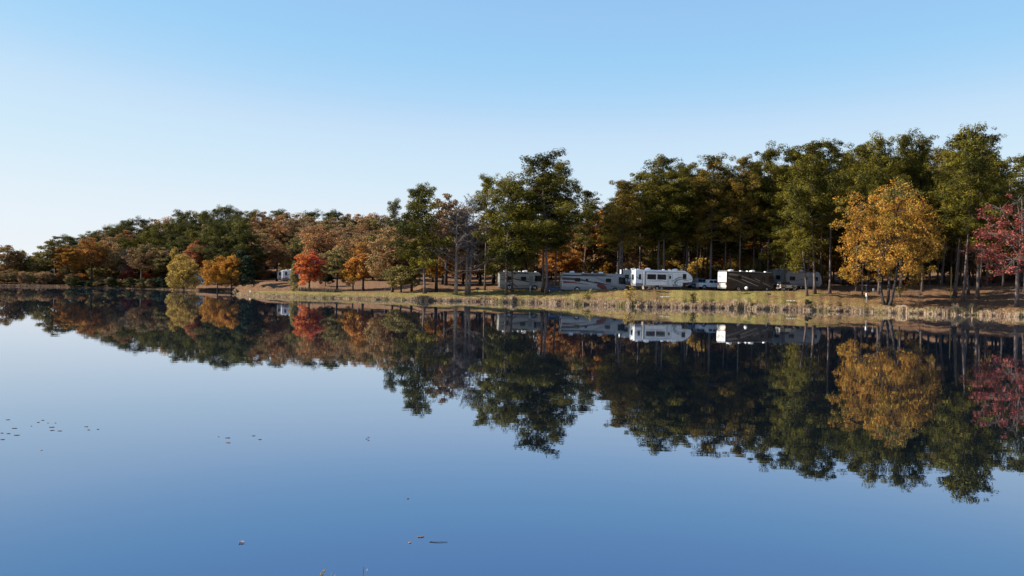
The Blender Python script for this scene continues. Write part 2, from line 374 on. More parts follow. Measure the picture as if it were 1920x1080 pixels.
def pine_meshes(seed, H, cb, W, top=0.8, nb=56, dens=1.0, r0=0.185, bark='bark_pine'):
    rg = np.random.default_rng(seed); rd = random.Random(seed)
    tr = MB(); lf = MB()
    ax, ay, ph = rd.uniform(-0.5, 0.5), rd.uniform(-0.5, 0.5), rd.uniform(0, 6)
    def axis(t): return np.array([ax*math.sin(t*2.6+ph)-ax*math.sin(ph), ay*math.sin(t*3.1+ph)-ay*math.sin(ph), t*H])
    ts = np.linspace(0, 0.985, 14)
    tr.tube([axis(t) for t in ts], [r0*(1-0.86*t**1.1)+(0.14 if i == 0 else 0) for i, t in enumerate(ts)], 8)
    cens = []; rads = []
    gap = rd.uniform(0, 6.28)
    for i in range(nb):
        t = (i+rd.random())/nb
        h = cb+(0.975-cb)*(round(t*nb/3.2)*3.2/nb*0.3+t*0.7)
        prof = (math.sin(math.pi*min(1, (0.16+t*0.84)**top)))**0.75 if t < 0.97 else 0.25
        prof = max(prof, 0.42 if t > 0.6 else 0.3)
        azm = i*2.4+rd.uniform(-0.5, 0.5)
        L = W*prof*rd.uniform(0.45, 1.18)
        if abs(((azm-gap-t*5+math.pi) % (2*math.pi))-math.pi) < 0.5: L *= 0.45
        rise = rd.uniform(-0.12, 0.28)+0.45*t
        b0 = axis(h); dr = np.array([math.cos(azm), math.sin(azm), rise])
        pts = [b0+dr*L*q+np.array([0, 0, -0.25*q*q*(1-t)]) + rg.normal(size=3)*0.1*q for q in (0, 0.35, 0.7, 1)]
        tr.tube(pts, [0.085*(1.2-t)*max(0.4, L/W)+0.02, 0.06*(1.2-t)+0.012, 0.03, 0.012], 4, cap=False)
        nc_ = max(1, int(L/0.85))
        for c in range(nc_):
            q = 0.3+0.72*(c+rd.random())/nc_
            side = np.array([-math.sin(azm), math.cos(azm), 0])*rd.uniform(-0.32, 0.32)*L*q
            cens.append(b0+dr*L*q+side+np.array([0, 0, rd.uniform(-0.25, 0.6)])); rads.append(rd.uniform(0.6, 1.25)*(0.75+0.25*W/4))
    for q_ in range(7): cens.append(axis(0.94+0.045*rd.random())+rg.normal(size=3)*np.array([0.9,0.9,0.25])); rads.append(rd.uniform(0.6, 0.95))
    for _ in range(7):       # dead snags under the crown
        h = rd.uniform(cb*0.55, cb); a_ = rd.uniform(0, 6.28); L = rd.uniform(0.5, 1.9)
        b0 = axis(h); tr.tube([b0, b0+np.array([math.cos(a_)*L, math.sin(a_)*L, rd.uniform(-0.2, 0.5)])], [0.045, 0.012], 4, cap=False)
    clumps(rg, lf, cens, rads, 0.82, int(92*dens), 0.36, 0.34, up=0.30, rnd=0.35)
    cens2 = np.asarray(cens)+rg.normal(size=(len(cens), 3))*np.array([0.5, 0.5, 0.35]); clumps(rg, lf, cens2, 0.42, 0.8, int(34*dens), 0.26, 0.30, up=0.5, rnd=0.5)
    return tr.mesh('pine_trunk', M[bark], True), lf.mesh('pine_crown', M['pine']), H, W
def decid_meshes(seed, H, W, cb=0.2, nl=9, ncl=170, per=58, size=0.36, stems=1, round_=1.0, droop=0.0, trunk='bark_dark', sparse_top=0.0, r0=0.28, asp=0.62, cr=0.92, twigs=90):
    rg = np.random.default_rng(seed); rd = random.Random(seed)
    tr = MB(); lf = MB(); lobes = []
    zc = H*(cb+(1-cb)*0.5); hz = H*(1-cb)*0.5
    for i in range(nl):
        t = (i+0.5)/nl; z = -0.75+1.55*t
        wz = math.sqrt(max(0.05, 1-abs(z)**(1.6*round_)*0.9)); a = i*2.4+rd.uniform(-0.4, 0.4)
        rr = W*0.5*wz*rd.uniform(0.42, 0.66)
        lobes.append((np.array([math.cos(a)*rr, math.sin(a)*rr, zc+z*hz*0.80]), W*0.5*rd.uniform(0.36, 0.52)*(0.6+0.4*wz)))
    lobes.append((np.array([rd.uniform(-.06, .06)*W, rd.uniform(-.06, .06)*W, H-W*0.16]), W*0.17))
    lobes.append((np.array([0, 0, zc]), W*0.30))
    tips = []
    for s_ in range(stems):
        a = s_*2.2+rd.random(); of = 0.0 if stems == 1 else 0.35
        base = np.array([math.cos(a)*of, math.sin(a)*of, -0.15]); lean = np.array([math.cos(a), math.sin(a), 0])*(0.0 if stems == 1 else W*0.10)
        pts = [base, base+np.array([0, 0, H*cb*0.6])+lean*0.2, np.array([0, 0, H*(cb+0.12)])+lean*0.7, np.array([0, 0, zc])+lean+rg.normal(size=3)*0.25, np.array([0, 0, H*0.93])+rg.normal(size=3)*0.3+lean*0.8]
        k = 1/math.sqrt(stems)
        tr.tube(pts, [r0*1.35*k, r0*k, r0*0.75*k, r0*0.42*k, 0.03], 7)
        tips.append(pts)
    cens = []; rads = []
    wsum = sum(r**2 for _, r in lobes)
    for li, (c, r) in enumerate(lobes):
        sp_ = tips[li % len(tips)]
        f = min(0.95, max(0.0, (c[2]-H*cb)/(H*(1-cb))))*0.8
        p0 = sp_[2]+(sp_[4]-sp_[2])*max(0, f-0.15)
        mid = (p0+c)/2+np.array([0, 0, 0.3-droop])+rg.normal(size=3)*0.2
        tr.tube([p0, mid, c], [r0*0.34, r0*0.22, 0.05], 5, cap=False)
        k = max(3, int(ncl*r**2/wsum))
        d = norm(rg.normal(size=(k, 3))); q = rg.uniform(0.35, 1.02, (k, 1))**0.6
        pc = c+d*q*r*np.array([1, 1, 0.85]); pc[:, 2] -= droop*np.linalg.norm(pc[:, :2], axis=1)*0.25
        pc = pc[pc[:, 2] > H*cb*0.75]
        for p in pc: cens.append(p); rads.append(rd.uniform(0.55, 1.1)*cr*(W/9)**0.5)
        for p in pc[:max(2, int(twigs/len(lobes)))]:
            tr.tube([c+(p-c)*0.1, c+(p-c)*0.6+rg.normal(size=3)*0.1, p+(p-c)*0.12], [0.05, 0.03, 0.008], 3, cap=False)
    cens = np.array(cens); rads = np.array(rads)
    if sparse_top > 0:
        z = cens[:, 2]/H; keep = rg.random(len(z)) > np.clip((z-0.55)/0.4, 0, 1)*sparse_top
        cens, rads = cens[keep], rads[keep]
    clumps(rg, lf, cens, rads, 0.75, per, size, asp, up=0.35, rnd=0.8)
    return tr.mesh('trunk', M[trunk], True), lf.mesh('crown', M['oak_brown']), H, W
def bare_meshes(seed, H, W, r0=0.24, trunk='bark_grey', nb=34, cb=0.2, rise=0.55, twr=0.017):
    rg = np.random.default_rng(seed); rd = random.Random(seed); tr = MB(); tw = MB()
    ax = rd.uniform(-0.5, 0.5)
    def axis(t): return np.array([ax*math.sin(t*2.2), 0.3*math.sin(t*3+seed), t*H])
    ts = np.linspace(0, 1, 10); tr.tube([axis(t) for t in ts], [r0*(1-t)**1.15+0.012 for t in ts], 8)
    for i in range(nb):
        t = cb+(0.97-cb)*(i+rd.random())/nb; a = i*2.4+rd.uniform(-0.5, 0.5)
        L = W*0.5*(1-0.6*((t-cb)/(1-cb))**1.5)*rd.uniform(0.6, 1.15)
        b0 = axis(t); d = norm(np.array([math.cos(a), math.sin(a), rise*rd.uniform(0.4, 1.5)]))
        pts = [b0]; dd = d.copy(); k = 5
        for q in range(k):
            dd = norm(dd+rg.normal(size=3)*0.16+np.array([0, 0, 0.04])); pts.append(pts[-1]+dd*L/k)
        tr.tube(pts, [0.07*(1-0.65*t)*(1-j/(k+0.4))+0.014 for j in range(k+1)], 4, cap=False)
        for j in range(1, k+1):
            for _ in range(3):
                td = norm(dd+rg.normal(size=3)*0.55); l2 = L*rd.uniform(0.18, 0.38); p = np.array(pts[j])
                p2 = p+td*l2*0.5; p3 = p2+norm(td+rg.normal(size=3)*0.3)*l2*0.5
                tw.tube([p, p2, p3], [twr*1.6, twr*1.2, twr*0.6], 3, cap=False)
                for __ in range(3):
                    e = norm(td+rg.normal(size=3)*0.6)*l2*0.4; tw.tube([p2, p2+e], [twr, twr*0.6], 3, cap=False)
    return tr.mesh('bare_trunk', M[trunk], True), tw.mesh('bare_twigs', M['twig']), H, W
def cedar_meshes(seed, H, W):
    rg = np.random.default_rng(seed); tr = MB(); lf = MB()
    tr.tube([(0,0,-0.1), (0.05,0,H*0.5), (0,0,H*0.96)], [0.2, 0.12, 0.02], 6)
    cens = []; rads = []
    for i in range(150):
        t = rg.random()**0.8; a = rg.uniform(0, 6.28); r = W*0.5*(1-t*0.85)*rg.uniform(0.35, 1.0)
        cens.append((math.cos(a)*r, math.sin(a)*r, H*(0.08+0.9*t))); rads.append(rg.uniform(0.4, 0.8))
    clumps(rg, lf, cens, rads, 0.9, 45, 0.30, 0.5, up=0.2)
    return tr.mesh('cedar_trunk', M['bark_dark'], True), lf.mesh('cedar_crown', M['cedar']), H, W

PR = {}
PR['pineA'] = pine_meshes(1, 27, 0.30, 5.0, nb=74, top=0.9)
PR['pineB'] = pine_meshes(2, 27, 0.40, 4.2, nb=60)
PR['pineC'] = pine_meshes(3, 27, 0.48, 4.0, nb=50)
PR['pineD'] = pine_meshes(4, 27, 0.42, 4.0, nb=56)
PR['pineE'] = pine_meshes(5, 27, 0.58, 4.6, nb=42)
PR['pineF'] = pine_meshes(6, 27, 0.36, 3.8, nb=60, top=0.75)
PR['pineG'] = pine_meshes(7, 27, 0.38, 4.8, nb=62)
PR['pineJ'] = pine_meshes(10, 20, 0.24, 4.4, nb=66, top=0.75, dens=1.15)
PR['pineH'] = pine_meshes(8, 20, 0.22, 4.4, nb=50, top=0.8, dens=1.1)
PR['pineI'] = pine_meshes(9, 20, 0.30, 3.8, nb=44, dens=1.1)
PR['oakA'] = decid_meshes(21, 16, 11, 0.22, 9)
PR['oakB'] = decid_meshes(22, 16, 10, 0.18, 8)
PR['oakC'] = decid_meshes(23, 18, 9, 0.25, 10)
PR['oakD'] = decid_meshes(24, 15, 12, 0.12, 11, ncl=300)
PR['lowA'] = decid_meshes(25, 12, 9.5, 0.10, 8, ncl=230)
PR['lowB'] = decid_meshes(26, 10, 10, 0.03, 9, ncl=230)
PR['maple'] = decid_meshes(31, 12, 8.6, 0.07, 14, ncl=210, per=48, size=0.34, droop=0.05, round_=1.1, trunk='bark_dark', cr=0.72)
PR['loose'] = decid_meshes(33, 15, 9, 0.2, 9, ncl=170, per=30, size=0.28, twigs=160, trunk='bark_grey')
PR['bareA'] = bare_meshes(41, 19, 10)
PR['bareB'] = bare_meshes(42, 20, 7, nb=40, cb=0.3, rise=0.9)
PR['bareC'] = bare_meshes(43, 20, 8, nb=38, cb=0.25, rise=0.7)
PR['cedar'] = cedar_meshes(51, 9, 5)

rnd = random.Random(7)
def tree(kind, name, px, D, top=None, H=None, wid=None, leaf=None, label='', cat='tree', group=None, lean=(0, 0), bark=None, rz=None, dz=0.0, base=None):
    """px: column of the trunk foot; top: row of the tree top; wid: crown width in px"""
    X = (px-960)/F*D; zg = gz(X, D)-0.1
    if H is None:
        v = -(px-960)*ROLL+(top-535); H = H0-v/F*D-zg
    mt, ml_, HH, WW = PR[kind]
    s = H/HH; pine = kind.startswith('pine')
    wn = WW*2.0 if pine else WW
    CW = {'gold_orange':'orange gold','oak_brown':'brown','oak_tan':'tan','oak_rust':'rust coloured','oak_olive':'olive','gold':'golden','orange_brown':'orange brown','yellow_green':'yellow green','pine_dark':'dark green','pine':'green','pine_olive':'olive','cedar':'blackish green'}
    label = label.replace('{c}', CW.get(leaf, 'brown')); group = group.replace('{c}', CW.get(leaf, 'brown')) if group else None
    sx = s if wid is None else (wid/F*D)/(wn*(0.78 if pine else 0.80))
    o = thing(name, label, cat, (X, D, zg), 0, group)
    rz = rnd.uniform(0, 6.28) if rz is None else rz
    for nm, mesh, mat in (('trunk', mt, M[bark] if bark else mt.materials[0]), ('twigs' if 'bare' in kind else 'crown', ml_, M[leaf] if leaf else ml_.materials[0])):
        c = bpy.data.objects.new(nm, mesh); C.objects.link(c); c.parent = o
        if mesh.materials[0] is not mat:
            c.material_slots[0].link = 'OBJECT'; c.material_slots[0].material = mat
    o.scale = (sx, sx, s); o.rotation_euler = (lean[1], lean[0], rz)
    if lean != (0, 0):
        mx = Matrix.Rotation(lean[0], 4, 'Y') @ Matrix.Rotation(lean[1], 4, 'X') @ Matrix.Rotation(rz, 4, 'Z')
        o.rotation_euler = mx.to_euler()
    return o
def T(*a, **k): return tree(*a, **k)

# --- centre stand of pines
T('pineJ','pine_tree',797,201,top=353,wid=86,leaf='pine',label='leaning dark pine left of the bare grey trees',lean=(-0.055,0))
T('oakC','oak_tree',836,228,top=363,wid=76,leaf='oak_tan',label='tall tan oak whose crown rises behind the bare grey trees')
T('oakC','oak_tree',818,212,top=400,wid=70,leaf='oak_brown',label='brown oak with a dark trunk between the leaning pine and the bare trees')
T('oakB','oak_tree',868,235,top=385,wid=60,leaf='oak_brown',label='brown oak standing behind the right hand bare grey trees')
T('lowA','understory_tree',830,232,top=468,wid=70,leaf='gold',label='low golden tree glowing behind the bare grey trunks')
T('lowA','understory_tree',880,240,top=470,wid=70,leaf='orange_brown',label='low orange brown tree behind the bare trees and first pines')
T('bareA','bare_tree',855,201,top=378,wid=125,label='bare grey tree with wide low branches reaching left over the lawn',rz=0.3)
T('bareB','bare_tree',873,202,top=375,wid=62,label='slim bare grey tree, left one of the close pair of bare trunks')
T('bareC','bare_tree',879,202.5,top=368,wid=78,label='slim bare grey tree, right one of the close pair of bare trunks')
T('pineE','pine_tree',909,207,top=330,wid=62,leaf='pine',label='pine with a small flat crown rising just right of the bare grey trees')
T('pineH','pine_tree',949,198,top=337,wid=96,leaf='pine',label='dense full crowned pine in front of the motorhome farthest left')
T('pineI','pine_tree',960,204,top=352,wid=72,leaf='pine',label='dark pine close behind the dense pine at the left motorhome')
T('pineA','pine_tree',1025,199,top=289,wid=122,leaf='pine',label='tallest pine of the centre stand with a broad billowing crown',rz=1.0)
T('pineF','pine_tree',1018,204,top=330,wid=84,leaf='pine',label='thin trunked pine tight against the left of the tallest centre pine')
T('pineG','pine_tree',1042,206,top=305,wid=86,leaf='pine',label='pine just right of the tallest centre pine, beside the blue car')
T('pineD','pine_tree',1092,222,top=357,wid=52,leaf='pine_dark',label='thin ragged dark pine standing up behind the silver motorhome')
T('oakC','oak_tree',1112,232,top=384,wid=66,leaf='orange_brown',label='orange brown oak beside the sky gap right of the centre stand')
T('oakA','oak_tree',1075,236,top=410,wid=90,leaf='oak_brown',label='brown oak in shade behind the silver motorhome')
T('oakA','oak_tree',985,240,top=400,wid=90,leaf='oak_brown',label='brown oak filling the shade behind the centre pine stand')
T('lowA','understory_tree',1050,226,top=455,wid=80,leaf='orange_brown',label='low rust brown tree behind the blue car')
T('lowA','understory_tree',1128,236,top=440,wid=80,leaf='oak_brown',label='low brown tree at the gap behind the right end of the silver motorhome')
T('oakB','oak_tree',900,238,top=418,wid=84,leaf='oak_brown',label='brown oak in the gap right behind the close pair of bare trunks')
T('oakC','oak_tree',925,246,top=405,wid=84,leaf='oak_olive',label='dull olive oak behind the small flat crowned pine')
T('lowA','understory_tree',940,228,top=450,wid=80,leaf='oak_olive',label='low olive tree behind the striped motorhome at left')
# --- the right hand pine wood: front row from the photograph
front = [
 ('pineD',1157,203,338,66,'pine_olive','pine at the left edge of the big wood beside the sky gap'),
 ('pineC',1166,207,350,60,'pine','slim pine second from the left edge of the big wood'),
 ('pineB',1200,212,322,64,'pine','pine above the left end of the white fifth wheel trailer'),
 ('pineG',1234,208,296,84,'pine','spreading pine above the middle of the white fifth wheel trailer'),
 ('pineB',1247,206,318,60,'pine','pine with a thick dark trunk behind the white fifth wheel trailer'),
 ('pineB',1283,214,306,66,'pine','pine above the nose of the white fifth wheel trailer'),
 ('pineG',1307,212,330,56,'pine_olive','olive pine over the white pickup'),
 ('pineF',1332,208,292,70,'pine_olive','olive yellow pine with a pointed dome above the white pickup'),
 ('pineC',1360,212,312,56,'pine','pine above the rear of the brown motorhome'),
 ('pineG',1387,208,294,62,'pine_olive','browning olive pine above the rear half of the brown motorhome'),
 ('pineE',1412,214,302,58,'pine','pine above the middle of the brown motorhome'),
 ('pineB',1439,209,279,66,'pine','pine with a bare pale limb above the brown motorhome'),
 ('pineF',1482,210,279,74,'pine','dense pine above the front of the brown motorhome'),
 ('pineD',1528,188,264,72,'pine','tall pine with thick pale trunk right of the parked off road vehicle'),
 ('pineC',1556,189,266,62,'pine','dark trunked pine beside the end of the silver trailer'),
 ('pineG',1606,204,271,70,'pine','pine with broad crown above the left half of the golden tree'),
 ('pineE',1648,200,257,66,'pine','pine standing up over the middle of the golden tree'),
 ('pineE',1689,203,251,66,'pine','pine with open crown over the right half of the golden tree'),
 ('pineC',1729,203,258,56,'pine','thin pine with an open tufted top right of the golden tree'),
 ('pineF',1790,188,249,88,'pine','great dark pine left of the tallest one beside the crimson maple'),
 ('pineA',1833,184,244,108,'pine','tallest dark pine just left of the crimson maple'),
 ('pineD',1806,178,262,74,'pine','dark pine with thick trunk nearest the shore left of the crimson maple'),
 ('pineB',1816,197,300,70,'pine','slim pine behind the two tallest pines on the right'),
 ('pineG',1921,196,291,80,'pine','pine cut by the right edge behind the crimson maple'),
]
for k, px, D, top, wd, lf, lb in front:
    T(k,'pine_tree',px,D,top=top,wid=wd*1.12,leaf=lf,label=lb,group='tall pines of the campground wood')
T('pineI','pine_tree',1514,186,top=352,wid=64,leaf='pine',label='short leaning pine in front of the silver trailer',lean=(-0.12,0))
T('pineH','pine_tree',1470,206,top=360,wid=70,leaf='pine',label='short bushy pine behind the front of the brown motorhome')
sil = [(1120,420),(1150,350),(1200,330),(1240,305),(1340,300),(1440,290),(1520,272),(1600,276),(1690,258),(1740,272),(1765,275),(1840,252),(1895,330),(1930,300),(2300,260)]
kinds = ['pineB','pineC','pineD','pineA','pineG','pineF']
for i in range(88):
    px = 1140+i*11.8+rnd.uniform(-6, 6)
    if px > 2170: break
    D = rnd.choice((215, 226, 238, 252, 268))+rnd.uniform(-5, 5)
    top = float(ip(px, sil))+rnd.uniform(8, 62)+(18 if 1880 < px < 1910 else 0)
    zone = ('tall {c} pine deep in the wood behind the white fifth wheel trailer' if px < 1310 else 'tall {c} pine deep in the wood behind the brown motorhome' if px < 1460 else
            'tall {c} pine deep in the wood behind the silver trailer' if px < 1560 else 'tall {c} pine deep in the wood behind the golden tree' if px < 1760 else 'tall {c} pine deep in the wood behind the crimson maple')
    T(rnd.choice(kinds),'pine_tree',px,D,top=top,wid=rnd.uniform(58, 80),leaf=rnd.choice(['pine','pine_dark','pine','pine_olive']),lean=(rnd.uniform(-0.025, 0.03), 0),label=zone,group=zone.replace('{c} pine','{c} pines'),bark=rnd.choice(['bark_pine','bark_dark']))
def zone4(px):
    return 'the white fifth wheel trailer' if px < 1330 else 'the brown motorhome' if px < 1470 else 'the silver trailer' if px < 1565 else 'the golden tree' if px < 1770 else 'the crimson maple'
for i in range(96):
    row = i % 2; px = 1105+i*11.5+rnd.uniform(-8, 8)
    D = (rnd.uniform(250, 275), rnd.uniform(296, 325))[row]; top = rnd.uniform(425, 480) if row == 0 else rnd.uniform(385, 440)
    lf = rnd.choice(['gold','oak_olive','oak_tan','gold','yellow_green','oak_rust','oak_tan','oak_olive','orange_brown'])
    zn = '{c} tree low in the wood behind the pines at '+zone4(px)
    T(rnd.choice(['lowA','oakD','lowB']),'understory_tree',px,D,top=top,wid=rnd.uniform(52, 80),leaf=lf,label=zn,group=zn.replace('{c} tree','{c} trees'))
for i in range(24):
    px = 1128+i*17+rnd.uniform(-7, 7); D = rnd.uniform(218, 240)
    T(rnd.choice(['lowB','lowA']),'understory_bush',px,D,H=rnd.uniform(3.5, 8.5),wid=rnd.uniform(26, 48),leaf=rnd.choice(['gold','oak_tan','orange_brown','yellow_green','oak_olive']),label='{c} brush among the trunks behind '+zone4(px),cat='bush',group='{c} brush behind '+zone4(px))
for i in range(26):
    px = 604+i*20.5+rnd.uniform(-8, 8); D = rnd.uniform(258, 285); top = rnd.uniform(440, 480)
    zn = 'low {c} tree in the shade behind '+('the oaks at the grassy spit' if px < 800 else 'the bare grey trees' if px < 930 else 'the centre pines and motorhomes')
    T(rnd.choice(['lowA','lowB']),'understory_tree',px,D,top=top,wid=rnd.uniform(50, 70),leaf=rnd.choice(['oak_brown','oak_olive','oak_rust','orange_brown']),label=zn,group=zn.replace('low {c} tree','low {c} trees'))
for i in range(34):
    px = -60+i*19+rnd.uniform(-6, 6); D = rnd.uniform(303, 322); top = rnd.uniform(498, 514)
    zn = 'low {c} scrubby tree on the far shore under '+('the leftmost oaks' if px < 150 else 'the russet and brown oaks' if px < 320 else 'the big dark pines')
    T('lowB','understory_tree',px,D,top=top,wid=rnd.uniform(30, 44),leaf=rnd.choice(['oak_brown','oak_olive','cedar','pine_dark','oak_rust']),label=zn,group=zn.replace('tree','trees'))
# golden tree, crimson maple
PR['golden'] = decid_meshes(61, 21, 18.5, 0.10, 16, ncl=620, per=72, size=0.30, stems=3, droop=0.15, round_=1.5, r0=0.42, asp=0.5, trunk='bark_dark', cr=0.75, twigs=200)
T('golden','golden_tree',1664,174,top=334,wid=172,leaf='gold',label='big golden yellow tree with several stems on the lawn right of the silver trailer',rz=0.6)
PR['crimson'] = decid_meshes(62, 18, 12.5, 0.16, 12, ncl=250, per=36, size=0.27, droop=0.1, r0=0.26, trunk='bark_pine', sparse_top=0.85, asp=0.6, cr=0.7, twigs=320)
T('crimson','maple_tree',1907,168,top=354,wid=160,leaf='crimson',label='crimson red maple near the shore at the right edge',rz=1.9)
for px, D, lb in ((1617,186,'pale pine trunk under the left side of the golden tree'),(1648,196,'thin pale pine farther back under the golden tree'),(1687,184,'dark trunked pine just right of the golden tree stems')):
    T('pineC','pine_tree',px,D,top=330,wid=44,leaf='pine',label=lb)

# --- the left: spit, inlet and far shore
T('maple','maple_tree',580,232,top=466,wid=59,leaf='flame',label='flame red orange maple on the slope right of the small white trailer')
T('cedar','cedar_tree',551.5,236,top=494,wid=22,leaf='oak_olive',label='small grey green cedar between the white trailer and the flame red maple')
T('oakA','oak_tree',632,232,top=462,wid=58,leaf='oak_olive',label='olive and gold oak just right of the flame red maple')
T('oakB','oak_tree',681,228,top=452,wid=66,leaf='orange_brown',label='golden brown oak with two dark trunks behind the grassy spit')
T('lowA','oak_tree',662,230,top=478,wid=44,leaf='gold',label='small gold leaved oak between the olive oak and the golden brown one')
T('oakD','oak_tree',736,214,top=425,wid=92,leaf='oak_brown',label='broad brown and olive oak with foliage to the ground left of the leaning pine')
T('oakB','oak_tree',772,216,top=452,wid=64,leaf='oak_brown',label='brown oak tucked right behind the leaning pine trunk')
T('lowA','understory_tree',752,208,top=496,wid=60,leaf='oak_olive',label='low olive tree spilling onto the lawn left of the leaning pine')
T('pineI','pine_tree',737,262,top=380,wid=38,leaf='pine_dark',label='distant grey green pine poking above the brown oaks left of the leaning pine')
T('lowA','understory_tree',610,246,top=505,wid=30,leaf='cedar',label='low dark green shrubby tree right of the flame red maple')
T('oakC','oak_tree',519,292,top=452,wid=50,leaf='oak_rust',label='rust red oak above the small white trailer')
T('oakB','oak_tree',572,296,top=470,wid=34,leaf='oak_olive',label='olive brown oak right of the small white trailer')
T('oakD','oak_tree',546,303,top=446,wid=54,leaf='oak_olive',label='olive brown oak directly behind and above the small white trailer',rz=1.0)
T('oakA','oak_tree',598,278,top=421,wid=82,leaf='oak_rust',label='large rust brown oak towering behind the flame red maple')
T('oakD','oak_tree',345,268,top=476,wid=60,leaf='yellow_green',label='round yellow green tree at the water on the far shore')
T('oakC','oak_tree',366,292,top=451,wid=48,leaf='pinkish',label='salmon orange oak peeping above the yellow green tree')
T('lowA','oak_tree',329,286,top=463,wid=22,leaf='yellow_green',label='small yellow tree beside the top of the round yellow green tree')
T('oakD','oak_tree',408,264,top=480,wid=54,leaf='gold_orange',label='golden orange tree at the inlet, left part of the pair')
T('lowA','oak_tree',434,263,top=477,wid=42,leaf='gold_orange',label='golden orange tree at the inlet, right part of the pair')
T('cedar','cedar_tree',462,262,top=480,wid=40,leaf='cedar',label='dark cedar in shade right of the golden orange trees')
T('cedar','cedar_tree',449,266,top=470,wid=34,leaf='cedar',label='dark cedar directly behind the golden orange trees')
T('pineH','pine_tree',412,286,top=421,wid=64,leaf='pine_dark',label='big dark pine rising above the golden orange trees')
T('pineI','pine_tree',444,284,top=414,wid=56,leaf='pine_dark',label='big dark pine behind the dark cedars')
T('pineH','pine_tree',472,288,top=440,wid=60,leaf='pine_dark',label='big dark pine left of the small white trailer')
T('pineI','pine_tree',388,296,top=432,wid=54,leaf='pine_dark',label='dark pine above the salmon orange oak')
T('oakA','oak_tree',14,296,top=457,wid=60,leaf='oak_brown',label='olive brown oak at the left edge of the far shore')
T('lowA','oak_tree',40,302,top=468,wid=36,leaf='oak_olive',label='small dull oak second from the left edge')
T('lowA','oak_tree',-22,298,top=470,wid=50,leaf='oak_tan',label='tan oak beyond the left edge')
T('lowA','oak_tree',57,308,top=479,wid=34,leaf='oak_rust',label='dull rust oak low between the two leftmost olive oaks')
T('lowA','oak_tree',74,300,top=470,wid=38,leaf='oak_olive',label='low olive gold oak left of the tall grey olive one')
T('oakC','oak_tree',103,297,top=443,wid=64,leaf='oak_olive',label='tall grey olive oak left of the golden orange one on the far shore')
T('oakC','oak_tree',126,294,top=459,wid=46,leaf='gold_orange',label='golden orange oak on the far shore left of the broad russet one')
T('oakA','oak_tree',172,298,top=443,wid=66,leaf='orange_brown',label='broad russet orange oak on the far shore')
T('oakB','oak_tree',209,300,top=452,wid=46,leaf='oak_brown',label='brown oak right of the broad russet one')
T('loose','bare_tree',234,302,top=462,wid=34,leaf='twig',label='half bare grey tree left of the brown oak with red leaves')
T('oakA','oak_tree',265,293,top=456,wid=60,leaf='oak_brown',label='round brown oak with a dark trunk on the far shore')
T('lowA','understory_tree',240,298,top=500,wid=24,leaf='crimson',label='low red tree at the left foot of the round brown oak')
T('lowA','understory_tree',273,300,top=508,wid=18,leaf='flame',label='low orange red tree at the right foot of the round brown oak')
T('oakB','oak_tree',302,305,top=470,wid=44,leaf='oak_olive',label='dull olive oak between the round brown oak and the yellow green tree')
for px, tp, lf in ((150,512,'orange_brown'),(196,515,'oak_rust'),(88,514,'oak_brown'),(30,512,'oak_tan')):
    T('lowA','understory_tree',px,304,top=tp,wid=26,leaf=lf,label='low shrubby autumn tree on the far shore under the left hand oaks',group='low shrubby autumn trees on the far shore')
for i in range(32):  # dark scrub row added in place of tree shade on the bank
    px = 132+i*6.3+rnd.uniform(-3, 3); D = float(shoreD(px))+rnd.uniform(0.6, 3.0)
    T('lowB','shade_scrub',px,D,H=rnd.uniform(1.6, 3.2),wid=rnd.uniform(14, 22),leaf=rnd.choice(['cedar','oak_brown','pine_dark','cedar']),label='{c} scrub added as shade '+('under the russet oaks' if px < 230 else 'under the round brown oak')+' on the far left bank',cat='scrub',group='{c} scrub added as shade on the far left bank')
for i in range(16):
    px = -20+i*11+rnd.uniform(-3, 3); D = float(shoreD(px))+rnd.uniform(9, 16)
    T('lowB','understory_tree',px,D,H=rnd.uniform(2.5, 4.5),wid=rnd.uniform(20, 32),leaf=rnd.choice(['oak_rust','oak_brown','oak_olive','oak_tan']),label='low ragged {c} bush '+('at the left edge' if px < 50 else 'under the tall grey olive oak' if px < 115 else 'left of the russet oak')+' on the far shore',cat='bush',group='low {c} bushes under the leftmost oaks')
ridge = [(-300,480),(0,490),(60,478),(115,455),(142,440),(152,437),(180,432),(205,421),(240,412),(262,410),(290,404),(318,402),(350,397),(375,393),(430,391),(470,394),(500,393),(560,391),(620,396),(700,397),(740,402),(800,420),(900,430),(1000,440),(1130,440)]
hl = 'dark pine on the wooded hill above the far shore'; hb = '{c} oak on the hill behind the flame red maple'
